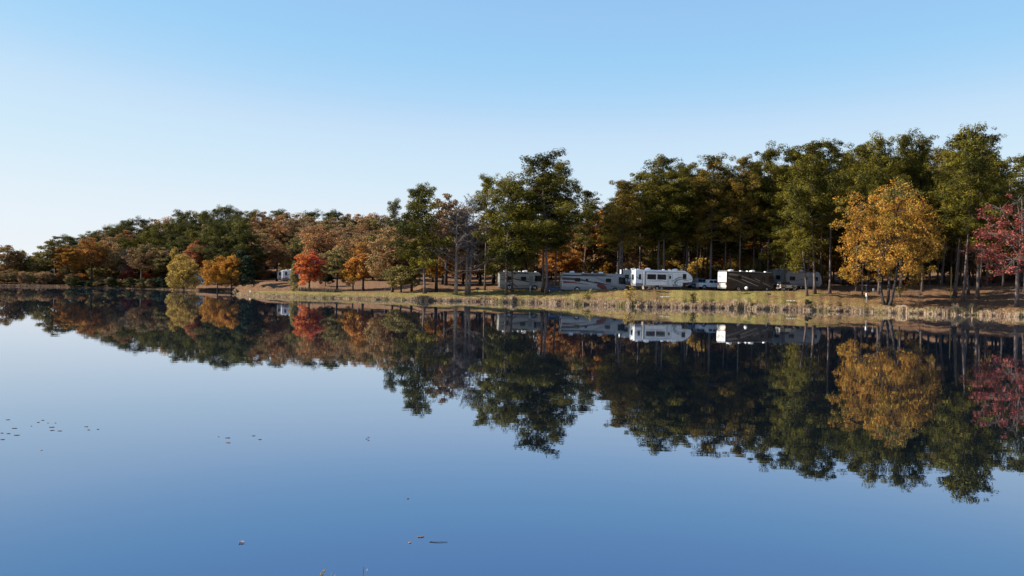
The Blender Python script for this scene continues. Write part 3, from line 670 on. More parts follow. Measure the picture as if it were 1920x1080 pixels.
for i in range(150):
    row = i % 5; px = 128+(i//5)*22.6+row*4.5+rnd.uniform(-6, 6)
    if i % 5 == 0: px += 4
    D = (395, 372, 350, 330, 312)[row]+rnd.uniform(-6, 6)
    off = (0, 14, 28, 42, 56)[row]
    top = float(ip(px, ridge))+off*(1 if px > 240 else 0.5)+rnd.uniform(-5, 7)
    if row >= 3 and 500 < px < 556: D = max(D, 322); px = px-26 if px < 528 else px+24
    pine = (px < 470 and rnd.random() < 0.86) or (px >= 470 and row == 0 and rnd.random() < 0.4)
    where_ = (' on the skyline', ', high up', ', midway up', ', low down', ', at the foot')[row]
    if px > 560: top = max(top, 398)
    if px > 780: top += 12
    if pine:
        T(rnd.choice(['pineH','pineI']),'pine_tree',px,D,top=top,wid=rnd.uniform(38, 50),leaf='pine_dark' if rnd.random() < 0.7 else 'pine',label=('dark far hill pine above the russet oaks' if px < 250 else 'dark far hill pine above the yellow green tree' if px < 400 else 'dark far hill pine left of the small trailer' if px < 480 else 'dark pine above the brown oaks of the hill')+where_,group='pines on the far hill'+where_)
    else:
        lf = rnd.choice(['oak_brown','oak_tan','oak_tan','oak_rust','oak_rust','oak_brown','oak_olive'])
        lb = '{c} oak among the dark far hill pines' if px < 480 else hb if px < 640 else '{c} hill oak between the flame red maple and the leaning pine' if px < 790 else '{c} oak far behind the centre pines'
        T(rnd.choice(['oakA','oakB','oakC']),'oak_tree',px,D,top=top,wid=rnd.uniform(42, 58),leaf=lf,label=lb+where_,group='oaks on the far hill'+where_)
for i in range(16):
    px = -260+i*24+rnd.uniform(-6, 6)
    T('lowA','understory_tree',px,325,top=489+rnd.uniform(0, 8),wid=44,leaf=rnd.choice(['oak_brown','oak_rust','oak_olive']),label='low dull autumn tree in the far background behind the left shore oaks',group='low trees behind the left shore oaks')

# added unseen trees round the camera, blocking low sky from windows and paint
for i in range(56):
    a_ = R(98+i*3.0+rnd.uniform(-0.8, 0.8)); rr_ = rnd.uniform(88, 104)
    o = T(rnd.choice(['lowB','oakD','lowB']),'oak_tree',960,200,H=rnd.uniform(15, 20),leaf=rnd.choice(['oak_brown','pine_dark','oak_olive']),label='unseen tree added behind the viewer to block low sky',group='unseen trees added behind the viewer to block low sky')
    o.location = (math.sin(a_)*rr_*1.5, math.cos(a_)*rr_, 1.3)
xs = np.linspace(150, 420, 60); ys = np.linspace(-10, 150, 40); A, B = np.meshgrid(xs, ys)  # unseen bank added to carry the blocking trees on the right
Zb = -1.6+3.1*ss(172, 192, A+0.35*np.abs(B-60)*0.3)+0.06*hnoise(A, B)
idx = np.arange(A.size).reshape(A.shape); fq = np.stack([idx[:-1,:-1], idx[:-1,1:], idx[1:,1:], idx[1:,:-1]], -1).reshape(-1, 4)
me3 = bpy.data.meshes.new('added_side_bank'); me3.from_pydata(np.stack([A, B, Zb], -1).reshape(-1, 3).tolist(), [], fq.tolist()); me3.materials.append(M['ground'])
o = bpy.data.objects.new('added_side_bank', me3); C.objects.link(o); tag(o, kind='structure')
for i in range(52):  # unseen row added so side windows reflect trees, not bright low sky
    q = i/51; X, Y = np.interp(q, [0, 0.3, 0.65, 1], [168, 205, 222, 200]), np.interp(q, [0, 0.3, 0.65, 1], [178, 105, 5, -100])
    o = T(rnd.choice(['lowB','oakD','lowB']),'oak_tree',960,200,H=rnd.uniform(15, 19),leaf=rnd.choice(['oak_brown','pine_dark','oak_olive']),label='unseen tree added right of the view to block low sky',group='unseen trees added right of the view to block low sky')
    o.location = (X+rnd.uniform(-3, 3), Y, 1.2)
# ------------------------------------------------------------------ shore vegetation
M['reed'] = leafmat('dry_reed_blades', (0.331,0.216,0.133), (0.497,0.354,0.230), (0.276,0.221,0.083), scale=0.25, trans=0.25, var=0.1)
M['reed_far_shaded'] = leafmat('far_bank_grass_shaded', (0.086,0.056,0.030), (0.189,0.125,0.069), (0.069,0.065,0.026), scale=0.08)  # colour darkened for the tree shade over the far bank
M['reed_dark'] = leafmat('dark_reed_blades', (0.052,0.039,0.030), (0.103,0.077,0.052), scale=0.3, trans=0.2)
M['grassblade'] = leafmat('grass_blades', (0.156,0.143,0.032), (0.313,0.221,0.074), scale=0.3, trans=0.3)
M['leaflitter'] = leafmat('fallen_leaves', (0.230,0.101,0.041), (0.386,0.193,0.074), scale=0.5, trans=0.1)
rg = np.random.default_rng(99)
def blades(name, n, pxr, sr, hr, mat, kind='stuff', clump=0.0, wd=0.07, hmul=None, cent=None, bend=0.35):
    if cent is not None:
        px = cent[0]+rg.normal(size=n)*cent[2]; s_ = cent[1]+rg.normal(size=n)*cent[3]
    else:
        px = rg.uniform(pxr[0], pxr[1], n); s_ = rg.uniform(sr[0], sr[1], n)
    D = shoreD(px)+s_; X = (px-960)/F*D
    if clump > 0:
        c = 0.55+0.35*np.sin(px*0.19+1.7*np.sin(px*0.047)+2.1*np.sin(px*0.0171))*np.sin(px*0.083+s_*0.9)+0.22*np.sin(px*0.53+3*np.sin(px*0.11))*np.sin(s_*1.9+px*0.05)
        keep = rg.random(n) < np.clip(c*1.5, 0.10, 1)*(1 if clump >= 1 else 1); keep |= rg.random(n) > clump
        px, s_, D, X, c = px[keep], s_[keep], D[keep], X[keep], c[keep]
    else: c = np.full(len(px), 0.6)
    n = len(px)
    h = rg.uniform(hr[0], hr[1], n)*np.clip(0.45+0.75*c, 0.45, 1.25)
    if hmul is not None: h = h*ip(px, hmul)
    z = ground(X, D)-0.05
    a = rg.uniform(0, 2*np.pi, n); b = rg.uniform(0.05, bend, n)*h
    t = np.stack([np.cos(a+1.57), np.sin(a+1.57), 0*a], -1)*(wd*rg.uniform(0.6, 1.4, n)/2)[:, None]
    p0 = np.stack([X, D, z], -1); d = np.stack([np.cos(a)*b, np.sin(a)*b, h], -1)
    p1 = p0+d*np.array([0.35, 0.35, 0.6]); p2 = p0+d
    mb = MB(); mb.quads(np.stack([p0-t, p0+t, p1+t*0.9, p1-t*0.9], 1)); mb.quads(np.stack([p1-t*0.9, p1+t*0.9, p2+t*0.15, p2-t*0.15], 1))
    o = mb.obj(name, mat)
    if kind: tag(o, kind=kind)
    return o
hm = [(440,0.3),(700,0.35),(800,0.5),(1000,0.65),(1100,0.85),(1200,0.9),(1400,0.75),(1600,0.6),(1760,0.7),(1900,0.6)]
o = blades('dry_shore_grass', 60000, (445, 2080), (-0.35, 2.6), (0.45, 1.15), M['reed'], clump=0.85, hmul=hm); tag(o, 'dry tan grass and reeds lining the water edge of the lawn', 'dry grass')
o = blades('dark_shore_grass', 3000, (900, 1640), (-0.3, 1.6), (0.35, 0.9), M['reed_dark'], clump=0.9); tag(o, 'dark brown stalks among the tan shore grass', 'dry grass')
o = blades('green_shore_grass', 16000, (445, 2080), (-0.1, 4.0), (0.18, 0.45), M['grassblade'], clump=0.6, bend=0.6); tag(o, 'short green and yellow grass fringe at the lawn edge', 'grass')
o = blades('lawn_grass', 30000, (445, 1700), (3.0, 16), (0.05, 0.13), M['grassblade'], wd=0.10, bend=1.5); tag(o, 'short mown grass on the lawn by the water', 'grass')
o = blades('far_shore_grass', 7000, (-100, 445), (0.0, 3.0), (0.15, 0.45), M['reed_far_shaded'], clump=0.25, wd=0.12); tag(o, 'dry grass fringe along the far left shore', 'dry grass')
def cluster(px, s_, n, sx, ssd, h, mat, label, name='reed_clump', group=None):
    o = blades(name, n, None, None, (h*0.6, h), mat, kind=None, cent=(px, s_, sx, ssd), wd=0.08)
    return tag(o, label, 'reeds', group)
cluster(796, 0.3, 900, 7, 0.5, 1.0, M['reed_dark'], 'dark mound of dry reeds at the water below the leaning pine')
cluster(1690, 1.2, 700, 5, 0.5, 1.3, M['reed'], 'pale fluffy reed clump on the shore right of the golden tree')
cluster(1745, 0.9, 500, 5, 0.5, 1.1, M['reed'], 'pale reed clump left of the tall upright stalks')
cluster(1392, 0.9, 400, 3, 0.4, 1.9, M['reed'], 'tall wispy reed clump below the picnic table with the white dome')
cluster(1406, 1.0, 200, 2, 0.4, 2.1, M['reed'], 'tall thin reed clump just right of the wispy one')
cluster(1378, 0.9, 260, 3, 0.4, 1.7, M['reed'], 'tall wispy reed clump left of the other two below the brown motorhome')
cluster(961, 1.0, 260, 3, 0.4, 1.5, M['reed'], 'upright tan reed clump on the bank below the dense pine')
cluster(1519, 0.6, 320, 1.6, 0.25, 0.9, M['reed_dark'], 'small dark weed clump at the water right of the off road vehicle')
for k, px in enumerate((1789, 1794, 1800, 1821, 1824)):
    cluster(px, 1.0+0.2*(k % 2), 50, 0.7, 0.15, 2.0 if k != 2 else 1.4, M['reed'], 'tall upright straw coloured stalks on the shore left of the crimson maple', name='tall_stalks', group='tall stalks on the right hand shore')
# ditch reeds behind the spit
n = 1500; px = rg.uniform(561, 642, n); D = 219+rg.normal(size=n)*1.6; X = (px-960)/F*D
a = rg.uniform(0, 6.28, n); h = rg.uniform(0.6, 1.3, n); z = ground(X, D)
t = np.stack([np.cos(a), np.sin(a), 0*a], -1)*0.05; p0 = np.stack([X, D, z], -1); p2 = p0+np.stack([rg.normal(size=n)*0.1, rg.normal(size=n)*0.1, h], -1)
o = MB().quads(np.stack([p0-t, p0+t, p2+t*0.3, p2-t*0.3], 1)).obj('ditch_reeds', M['reed_dark']); tag(o, 'grey brown reeds in the ditch behind the grassy spit', 'reeds', kind='stuff')
# fallen leaves
n = 26000; px = rg.uniform(440, 2000, n); s_ = rg.uniform(3, 60, n)**1.0; D = shoreD(px)+s_; X = (px-960)/F*D
kp = rg.random(n) < ip(px, [(440,0.2),(1000,0.5),(1290,0.3),(1560,0.7),(1750,1)]); px, D, X = px[kp], D[kp], X[kp]
c = np.stack([X, D, ground(X, D)+0.04], -1)
o = MB().quads(leaf_quads(rg, c, np.array([0, 0, 1.0])+0.35*rg.normal(size=c.shape), np.full(len(c), 0.17), 0.7)).obj('fallen_leaves', M['leaflitter']); tag(o, 'orange and brown leaves fallen on the lawn and under the trees', 'fallen leaves', kind='stuff')
def bush(px, s_, w_, h, leaf, label, name='shrub', n=26, per=26, size=0.2, stems=7):
    D = shoreD(px)+s_; p = at(px, float(D))
    t = thing(name, label, 'shrub', p); lf = MB(); st = MB(); cs = []
    for k in range(stems):
        a_ = k*2.4; q = 0.5*rnd.uniform(0.2, 1)*w_; tip = np.array([math.cos(a_)*q, math.sin(a_)*q*0.8, h*rnd.uniform(0.55, 1.0)])
        st.tube([(0, 0, -0.1), tip*np.array([0.4, 0.4, 0.5]), tip], [0.03, 0.02, 0.008], 4, cap=False)
        for _ in range(max(1, n//stems)): cs.append(tip*rnd.uniform(0.35, 1.0)+rg.normal(size=3)*0.12*w_)
    clumps(rg, lf, cs, 0.28*w_/2+0.08, 0.9, per, size, 0.7, up=0.3)
    st.obj('stems', M['bark_dark'], t); lf.obj('foliage', M[leaf], t); return t
bush(1181, 1.5, 3.0, 3.6, 'yellow_green', 'leafy yellow green sapling at the water in front of the fifth wheel trailer', size=0.24, per=14, n=30)
bush(1104, 1.3, 1.9, 2.6, 'oak_olive', 'olive green shrub on the bank in front of the silver motorhome')
bush(1300, 2.0, 1.7, 2.5, 'oak_olive', 'grey green shrub on the bank in front of the white pickup')
bush(1517, 2.5, 1.3, 1.1, 'cedar', 'small dark green shrub at the shore right of the off road vehicle')
bush(345, 0.8, 2.6, 2.2, 'oak_olive', 'green shrub at the foot of the yellow green tree on the far shore')

# ------------------------------------------------------------------ vehicles
M['white'] = paint('white_gelcoat', (0.72,0.72,0.71), 0.28)
M['cream'] = paint('cream_paint', (0.62,0.57,0.48), 0.25)
M['silver'] = paint('silver_paint_shaded', (0.28,0.28,0.285), 0.25, 0.2)  # darkened for the tree shade over the long motorhome
M['beige'] = paint('beige_paint_shaded', (0.33,0.31,0.27), 0.28)  # tree shade on the leftmost motorhome is put into this paint
M['silver_dull'] = paint('dull_silver_siding', (0.27,0.29,0.315), 0.35, 0.1)
M['grey'] = paint('grey_paint', (0.18,0.18,0.19), 0.3)
M['slate'] = paint('slate_blue_paint', (0.16,0.19,0.23), 0.3)
M['black'] = paint('black_trim', (0.014,0.014,0.016), 0.35)
M['burgundy'] = paint('burgundy_paint', (0.14,0.012,0.016), 0.22)
M['brown'] = paint('brown_paint', (0.040,0.026,0.020), 0.25)
M['brown_light'] = paint('taupe_paint', (0.26,0.19,0.14), 0.25)
M['red'] = paint('red_lamp', (0.45,0.01,0.01), 0.2)
M['amber'] = paint('amber_lamp', (0.6,0.22,0.02), 0.2)
M['blue'] = paint('blue_paint', (0.02,0.06,0.16), 0.2)
M['maroon'] = paint('maroon_paint', (0.08,0.012,0.016), 0.2)
M['chrome'] = paint('chrome', (0.7,0.7,0.7), 0.1, 1.0)
M['rubber'] = paint('rubber', (0.02,0.02,0.02), 0.8)
M['canvas'] = paint('canvas_tan', (0.30,0.22,0.17), 0.9)
M['plastic_white'] = paint('white_plastic', (0.8,0.8,0.8), 0.4)
M['wood'] = paint('weathered_wood', (0.22,0.16,0.115), 0.85, dirt=0.4)
M['post_yellow'] = paint('yellow_post', (0.34,0.25,0.07), 0.8, dirt=0.3)
M['steel_dark'] = paint('dark_steel', (0.03,0.028,0.027), 0.6)
M['concrete'] = paint('pale_stone', (0.42,0.38,0.33), 0.9, dirt=0.4)
M['galv'] = paint('galvanised_steel', (0.40,0.42,0.45), 0.4, 0.5)
m, nt, bs = newmat('tinted_glass'); bs.inputs['Base Color'].default_value = (0.012,0.015,0.018,1); bs.inputs['Roughness'].default_value = 0.05; M['glass'] = m
n_ = noise(nt, 2.0, 2); r_ = ramp(nt, n_.outputs['Fac'], [(0.4, (0.010,0.012,0.015)), (0.65, (0.03,0.034,0.038))]); nt.links.new(r_.outputs[0], bs.inputs['Base Color'])

def wheel(par, x, y, r=0.48, wd=0.26, side=-1, name='wheel'):
    t = MB().lathe([(r*0.60, -wd/2), (r*0.93, -wd/2), (r, -wd*0.32), (r, wd*0.32), (r*0.93, wd/2), (r*0.60, wd/2)], x, y, r, 20, 'y').obj('tyre', M['rubber'], None, True)
    w_ = bpy.data.objects.new(name, None); C.objects.link(w_); w_.parent = par
    t.parent = w_
    f = y+side*wd/2
    rm = MB().lathe([(0.01, 0), (r*0.20, -0.05*-side if False else 0), (r*0.22, 0.02), (r*0.50, 0.05), (r*0.60, 0.0), (r*0.60, -0.02)], x, 0, r, 16, 'y')
    for v in rm.v: v[:, 1] = f+side*(-0.03+v[:, 1])
    for k in range(6):
        a_ = k*math.pi/3; rm.lathe([(0.05, 0), (0.05, 0.03)], x+math.cos(a_)*r*0.36, f-0.0, r+math.sin(a_)*r*0.36, 6, 'y')
    rm.obj('rim', M['chrome'], w_, True)
def panel(par, name, x0, x1, z0, z1, y, mat, t=0.012, b=0.03, frame=None):
    """flat panel on the side facing -y at plane y"""
    o = MB().box(x0, x1, y-t, y+0.01, z0, z1).obj(name, M[mat], par)
    if frame:
        f = MB(); e = 0.045
        for (a0, a1, c0, c1) in ((x0-e, x1+e, z1, z1+e), (x0-e, x1+e, z0-e, z0), (x0-e, x0, z0, z1), (x1, x1+e, z0, z1)): f.box(a0, a1, y-t-0.012, y+0.01, c0, c1)
        f.obj('frame', M[frame], o)
    return o
def swoosh(par, pts, y, mat, wd0, wd1, wmid, name='stripe', t=0.008):
    """tapered curved stripe along the polyline pts (x,z) on the side plane y"""
    p = np.array(pts, float); k = 14; u = np.linspace(0, 1, k); q = np.linspace(0, 1, len(p))
    # smooth interpolation
    X = np.interp(u, q, p[:, 0]); Z = np.interp(u, q, p[:, 1])
    for _ in range(3):
        X[1:-1] = (X[:-2]+2*X[1:-1]+X[2:])/4; Z[1:-1] = (Z[:-2]+2*Z[1:-1]+Z[2:])/4
    dx, dz = np.gradient(X), np.gradient(Z); L = np.hypot(dx, dz); nx, nz = -dz/L, dx/L
    w_ = np.interp(u, [0, 0.5, 1], [wd0, wmid, wd1])/2
    top = [(X[i]+nx[i]*w_[i], Z[i]+nz[i]*w_[i]) for i in range(k)]; bot = [(X[i]-nx[i]*w_[i], Z[i]-nz[i]*w_[i]) for i in range(k)]
    V = []; fs = []
    for i in range(k): V += [(top[i][0], y-t, top[i][1]), (bot[i][0], y-t, bot[i][1]), (top[i][0], y+0.01, top[i][1]), (bot[i][0], y+0.01, bot[i][1])]
    for i in range(k-1):
        a_ = 4*i; b_ = a_+4
        fs += [(a_, a_+1, b_+1, b_), (a_+2, b_+2, b_+3, a_+3), (a_, b_, b_+2, a_+2), (a_+1, a_+3, b_+3, b_+1)]
    fs += [(0, 2, 3, 1), (4*k-4, 4*k-3, 4*k-1, 4*k-2)]
    return MB().add(V, fs).obj(name, M[mat], par)
VZ = 1.06
def place(t, px, D, dz=0.0, yaw=0.0):
    p = at(px, D); t.location = (p.x, p.y, p.z+dz); t.rotation_euler = (0, 0, R(yaw)); t.scale = (1.0, 1.0, VZ)
def roof_unit(par, x, y, z, name='air_conditioner', mat='plastic_white'):
    MB().prism([(x-0.5, z), (x+0.5, z), (x+0.42, z+0.30), (x+0.1, z+0.36), (x-0.5, z+0.24)], y, y+0.7, 0.05).obj(name, M[mat], par)
def vent(par, x, y, z):
    MB().prism([(x-0.22, z), (x+0.22, z), (x+0.2, z+0.16), (x-0.2, z+0.2)], y, y+0.45, 0.03).obj('roof_vent', M['plastic_white'], par)

def motorhome(label, px, D, yaw, L, Hh, body, lower, roofm, stripes, rear_mat=None, group='motorhomes parked in the campground', accent=None, winds=(), cat='motorhome', front='black'):
    t = thing('motorhome', label, cat, (0,0,0), 0, group); W_ = 2.5; zb = 0.42; z1 = Hh
    prof = [(0.0, zb+0.1), (0.10, zb), (L-0.5, zb-0.02), (L-0.12, zb+0.15), (L, zb+0.6), (L-0.02, 1.55), (L-0.20, z1-0.55), (L-0.42, z1-0.12), (L-0.75, z1), (0.25, z1), (0.05, z1-0.12), (0.0, z1-0.4)]
    MB().prism(prof, 0, W_, 0.08).obj('body', M[body], t)
    # wheel arches cut visually by dark wells
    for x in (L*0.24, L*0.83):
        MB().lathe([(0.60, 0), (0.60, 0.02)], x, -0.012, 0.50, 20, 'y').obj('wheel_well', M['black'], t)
        wheel(t, x, 0.06, 0.48); wheel(t, x, W_-0.06, 0.48, side=1)
    MB().box(0.5, L-0.8, 0.15, W_-0.15, 0.2, zb+0.02).obj('chassis', M['black'], t)
    MB().box(0.12, L-0.7, 0.05, W_-0.05, z1-0.005, z1+0.05).obj('roof', M[roofm], t)
    panel(t, 'lower_skirt', 0.12, L-0.75, zb+0.03, 1.05, -0.004, lower)
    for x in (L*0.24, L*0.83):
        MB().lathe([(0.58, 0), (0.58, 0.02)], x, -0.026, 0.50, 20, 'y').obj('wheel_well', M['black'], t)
        wheel(t, x, 0.02, 0.48)
    for sw in stripes: swoosh(t, *sw)
    for (x0, x1, z0, zt) in winds: panel(t, 'window', x0, x1, z0, zt, -0.02, 'glass', frame='black')
    panel(t, 'door', L*0.70, L*0.70+0.75, 0.7, 2.75, -0.012, lower if accent is None else accent)
    # cab glass wraps the front
    MB().prism([(L-1.5, 1.75), (L+0.006, 1.75), (L-0.16, z1-0.62), (L-1.5, z1-0.62)], -0.028, W_+0.028).obj('windshield', M['glass'], t)
    MB().prism([(L+0.15, 2.2), (L+0.28, 2.2), (L+0.28, 2.75), (L+0.15, 2.75)], -0.28, -0.10, 0.02).obj('mirror', M['black'], t)
    MB().box(L-0.05, L+0.06, 0.2, W_-0.2, 0.45, 0.75, 0.03).obj('front_bumper', M['black'], t)
    # rear face fittings (faces -x)
    rm = MB().box(-0.012, 0.02, 0.25, W_-0.25, 0.75, 1.45); rm.obj('engine_cover', M['grey'] if rear_mat is None else M[rear_mat], t)
    for y in (0.12, W_-0.30): MB().box(-0.03, 0.01, y, y+0.18, 1.15, 1.65).obj('tail_light', M['red'], t)
    MB().box(-0.10, 0.02, 0.05, W_-0.05, 0.45, 0.68, 0.03).obj('rear_bumper', M['silver'], t)
    lad = MB()
    for y in (W_-0.8, W_-0.45): lad.tube([(-0.09, y, 0.9), (-0.09, y, z1), (0.2, y, z1+0.1)], 0.02, 6)
    for k in range(8): lad.tube([(-0.09, W_-0.8, 1.05+k*0.28), (-0.09, W_-0.45, 1.05+k*0.28)], 0.018, 6)
    lad.obj('ladder', M['chrome'], t)
    for x in (L*0.17, L*0.62): roof_unit(t, x, 0.9, z1+0.04)
    for x in (L*0.34, L*0.48, L*0.86): vent(t, x, 0.5, z1+0.04)
    MB().tube([(L*0.30, -0.11, z1-0.22), (L*0.68, -0.11, z1-0.22)], 0.085, 8).obj('awning', M['black'], t)
    place(t, px, D, 0.0, yaw); return t
# motorhome 1 behind the centre pines (faces right)
L1 = 9.0
motorhome('white motorhome with grey and brown sweeping stripes behind the centre pines, farthest left', 936, 207, 8, L1, 3.55, 'beige', 'grey', 'white',
 [([(0.5,2.9),(3,2.2),(6,1.7),(L1-0.8,1.5)], -0.0, 'black', 0.05, 0.05, 0.28),([(1.4,1.9),(2.6,1.6),(3.2,1.0),(3.8,0.55)], -0.012, 'burgundy', 0.05, 0.15, 0.26),([(0.2,2.0),(1.6,1.9),(2.4,1.2),(2.6,0.6)], -0.012, 'black', 0.1, 0.1, 0.2),([(3.4,2.5),(5.4,2.2),(7.6,2.0)], -0.0, 'grey', 0.1, 0.1, 0.5)],
 winds=[(1.6,2.5,1.9,2.6),(4.6,5.6,1.95,2.6)])
L2 = 13.1
motorhome('long silver and white motorhome with burgundy and black sweeping stripes beside the blue car', 1053, 200, 5, L2, 3.62, 'silver', 'grey', 'slate',
 [([(0.1,2.55),(2.0,2.5),(4.5,2.3),(6.5,1.9),(8.5,1.5)], -0.0, 'black', 0.5, 0.06, 0.32),
  ([(0.3,1.85),(2.0,1.85),(3.6,1.7),(5.5,1.45)], -0.0, 'burgundy', 0.45, 0.05, 0.20),
  ([(6.2,3.1),(8.0,2.5),(9.6,1.9),(11.4,1.5)], -0.0, 'grey', 0.15, 0.1, 0.5),
  ([(2.2,1.2),(4.2,1.35),(6.5,1.1),(8.4,0.7)], -0.014, 'silver', 0.1, 0.1, 0.35),
  ([(7.2,1.4),(8.4,1.05),(9.3,0.75)], -0.014, 'burgundy', 0.5, 0.6, 1.0),
  ([(6.6,2.0),(8.4,1.7),(10.2,1.3),(11.8,1.1)], -0.002, 'black', 0.25, 0.05, 0.2),
  ([(0.1,3.15),(5,3.15),(10.4,3.2)], -0.002, 'black', 0.35, 0.1, 0.22)],
 winds=[(2.7,3.7,2.05,2.65),(4.9,5.3,2.1,2.55),(9.0,10.0,2.05,2.65)], group='motorhomes parked in the campground')
L3 = 13.0
mh3 = motorhome('dark brown motorhome with a pale rear end and tan sweeping lines, beside the white pickup', 1362, 196, 31, L3, 3.7, 'brown', 'brown', 'white',
 [([(0.6,3.2),(3.5,3.0),(7.0,2.2),(10.5,1.3)], -0.0, 'brown_light', 0.4, 0.05, 0.22),
  ([(0.3,2.5),(2.5,2.1),(5.0,1.4),(7.2,0.75)], -0.004, 'brown_light', 0.25, 0.04, 0.13),
  ([(3.0,2.6),(5.5,1.9),(8.0,1.2),(9.6,0.8)], -0.004, 'cream', 0.05, 0.04, 0.12),
  ([(7.6,2.5),(9.4,1.9),(11.5,1.2),(12.4,0.9)], -0.004, 'cream', 0.05, 0.04, 0.10),
  ([(0.3,3.4),(6,3.42),(11.5,3.35)], -0.002, 'black', 0.1, 0.1, 0.16)],
 winds=[(3.0,3.9,2.35,2.95),(6.1,6.6,2.5,3.0),(9.6,10.4,2.2,2.9)], rear_mat='cream', accent='brown')
MB().box(-0.022, 0.01, 0.03, 2.47, 1.66, 3.55).obj('rear_cap', M['white'], mh3)
MB().box(-0.022, 0.01, 0.03, 2.47, 0.70, 1.10).obj('rear_lower_panel', M['cream'], mh3)
rs = MB()
for k in range(5): rs.tube([(-0.03, 0.3, 3.1-k*0.12), (-0.03, 1.3, 2.75-k*0.12), (-0.03, 2.3, 2.95-k*0.05)], 0.02, 4)
rs.obj('rear_stripes', M['brown_light'], mh3)

# fifth wheel trailer
t = thing('fifth_wheel_trailer', 'white fifth wheel trailer with slide out, two big windows and grey sweeping stripes', 'trailer', (0,0,0)); FW = t
L = 12.4; z1 = 3.75
prof = [(0,0.75),(L-2.6,0.75),(L-2.45,0.95),(L-2.3,1.55),(L-0.25,1.72),(L+0.02,2.1),(L-0.25,2.75),(L-0.9,3.35),(L-1.8,z1),(0.1,z1),(0,z1-0.15)]
MB().prism(prof, 0, 2.45, 0.05).obj('body', M['white'], t)
MB().prism([(L-0.26,1.70),(L+0.04,2.1),(L-0.22,2.78),(L-0.88,3.38),(L-1.75,z1+0.02),(L-1.95,z1+0.02),(L-1.0,3.28),(L-0.4,2.7),(L-0.25,2.1),(L-0.45,1.72)], -0.015, 2.465, 0.0).obj('front_cap', M['black'], t)
MB().box(0.1, L-2.0, 0.1, 2.35, z1+0.002, z1+0.05).obj('roof', M['white'], t)
so_ = MB().box(2.0, 6.45, -0.62, 0.02, 0.95, 3.35, 0.04).obj('slide_out', M['white'], t)
for (a0, a1) in ((2.25, 4.05), (4.35, 6.15)):
    panel(so_, 'window', a0, a1, 2.05, 2.95, -0.625, 'glass', frame='grey')
MB().box(1.6, 2.0, -0.60, 0.0, 0.9, 3.45).obj('slide_side_trim', M['silver'], t)  # silver box beside the slide-out
MB().box(1.95, 6.6, -0.70, 0.0, 3.36, 3.42).obj('slide_topper', M['grey'], t)
panel(t, 'window', 0.75, 1.15, 2.0, 2.9, -0.004, 'glass', frame='black'); panel(t, 'window', L-2.35, L-1.65, 2.2, 3.15, -0.004, 'glass', frame='black')
panel(t, 'skirt_panel', 0.05, 1.55, 0.8, 1.3, -0.003, 'grey'); panel(t, 'skirt_panel', 7.9, L-2.65, 0.8, 1.25, -0.003, 'silver')
d = panel(t, 'door', 6.95, 7.75, 0.95, 3.05, -0.006, 'white', frame='grey'); panel(d, 'window', 7.1, 7.5, 2.2, 2.8, -0.02, 'glass'); MB().box(7.6, 7.68, -0.08, -0.01, 1.85, 1.95).obj('handle', M['black'], d)
panel(t, 'storage_door', 8.9, 10.0, 1.0, 1.6, -0.010, 'white', frame='grey')
sp_ = MB()
for k in range(3): sp_.box(6.95, 7.75, -0.30-0.25*k, -0.06-0.25*k, 0.66-0.2*k, 0.70-0.2*k)
sp_.obj('steps', M['steel_dark'], t)
swoosh(t, [(7.9,1.7),(8.6,2.3),(9.6,2.6),(10.6,2.62)], -0.002, 'grey', 0.04, 0.05, 0.22); swoosh(t, [(8.3,1.35),(8.5,1.8),(9.2,2.1),(10.3,2.2)], -0.002, 'slate', 0.5, 0.04, 0.22)
swoosh(so_, [(2.2,1.75),(3.8,1.72),(5.2,1.85),(6.35,1.6)], -0.622, 'grey', 0.05, 0.06, 0.12); swoosh(t, [(0.1,2.6),(0.6,2.2),(1.4,2.0)], -0.002, 'grey', 0.05, 0.1, 0.2)
swoosh(t, [(6.5,1.75),(8.0,1.9),(9.4,2.3),(L-0.5,2.45)], -0.009, 'grey', 0.03, 0.03, 0.07)
swoosh(t, [(L-2.3,1.9),(L-1.5,2.0),(L-0.4,2.2)], -0.003, 'grey', 0.04, 0.05, 0.10)
swoosh(t, [(6.6,3.42),(8.5,3.44),(L-1.9,3.42)], -0.003, 'slate', 0.05, 0.05, 0.06)
# lettering like the photograph's: a short unreadable script mark
lt = MB()
for k in range(7): lt.tube([(8.75+k*0.19, -0.012, 2.98), (8.80+k*0.19, -0.012, 3.10 if k % 2 else 3.05), (8.90+k*0.19, -0.012, 2.99)], 0.014, 4)
lt.obj('script_mark', M['grey'], t)
for x in (4.6, 5.5):
    wheel(t, x, 0.12, 0.38); wheel(t, x, 2.33, 0.38, side=1)
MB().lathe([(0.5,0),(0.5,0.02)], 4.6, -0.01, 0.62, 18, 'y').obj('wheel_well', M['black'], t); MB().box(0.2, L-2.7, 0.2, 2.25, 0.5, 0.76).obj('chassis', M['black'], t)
for y in (0.25, 2.1): MB().box(L-2.9, L-2.78, y, y+0.12, 0.0, 0.8).obj('landing_leg', M['steel_dark'], t)
for y in (0.25, 2.1): MB().box(0.5, 0.62, y, y+0.12, 0.0, 0.8).obj('landing_leg', M['steel_dark'], t)
rw = MB().box(-0.015, 0.01, 0.75, 1.75, 1.9, 2.9); rw.obj('rear_window', M['glass'], t)
for y in (0.1, 2.2): MB().box(-0.03, 0.01, y, y+0.14, 1.0, 1.25).obj('tail_light', M['red'], t)
for x in (3.0, 8.8): roof_unit(t, x, 0.8, z1+0.04)
for x in (0.9, 6.2, 7.6): vent(t, x, 0.6, z1+0.04)
place(t, 1191, 194, 0.0, 15)

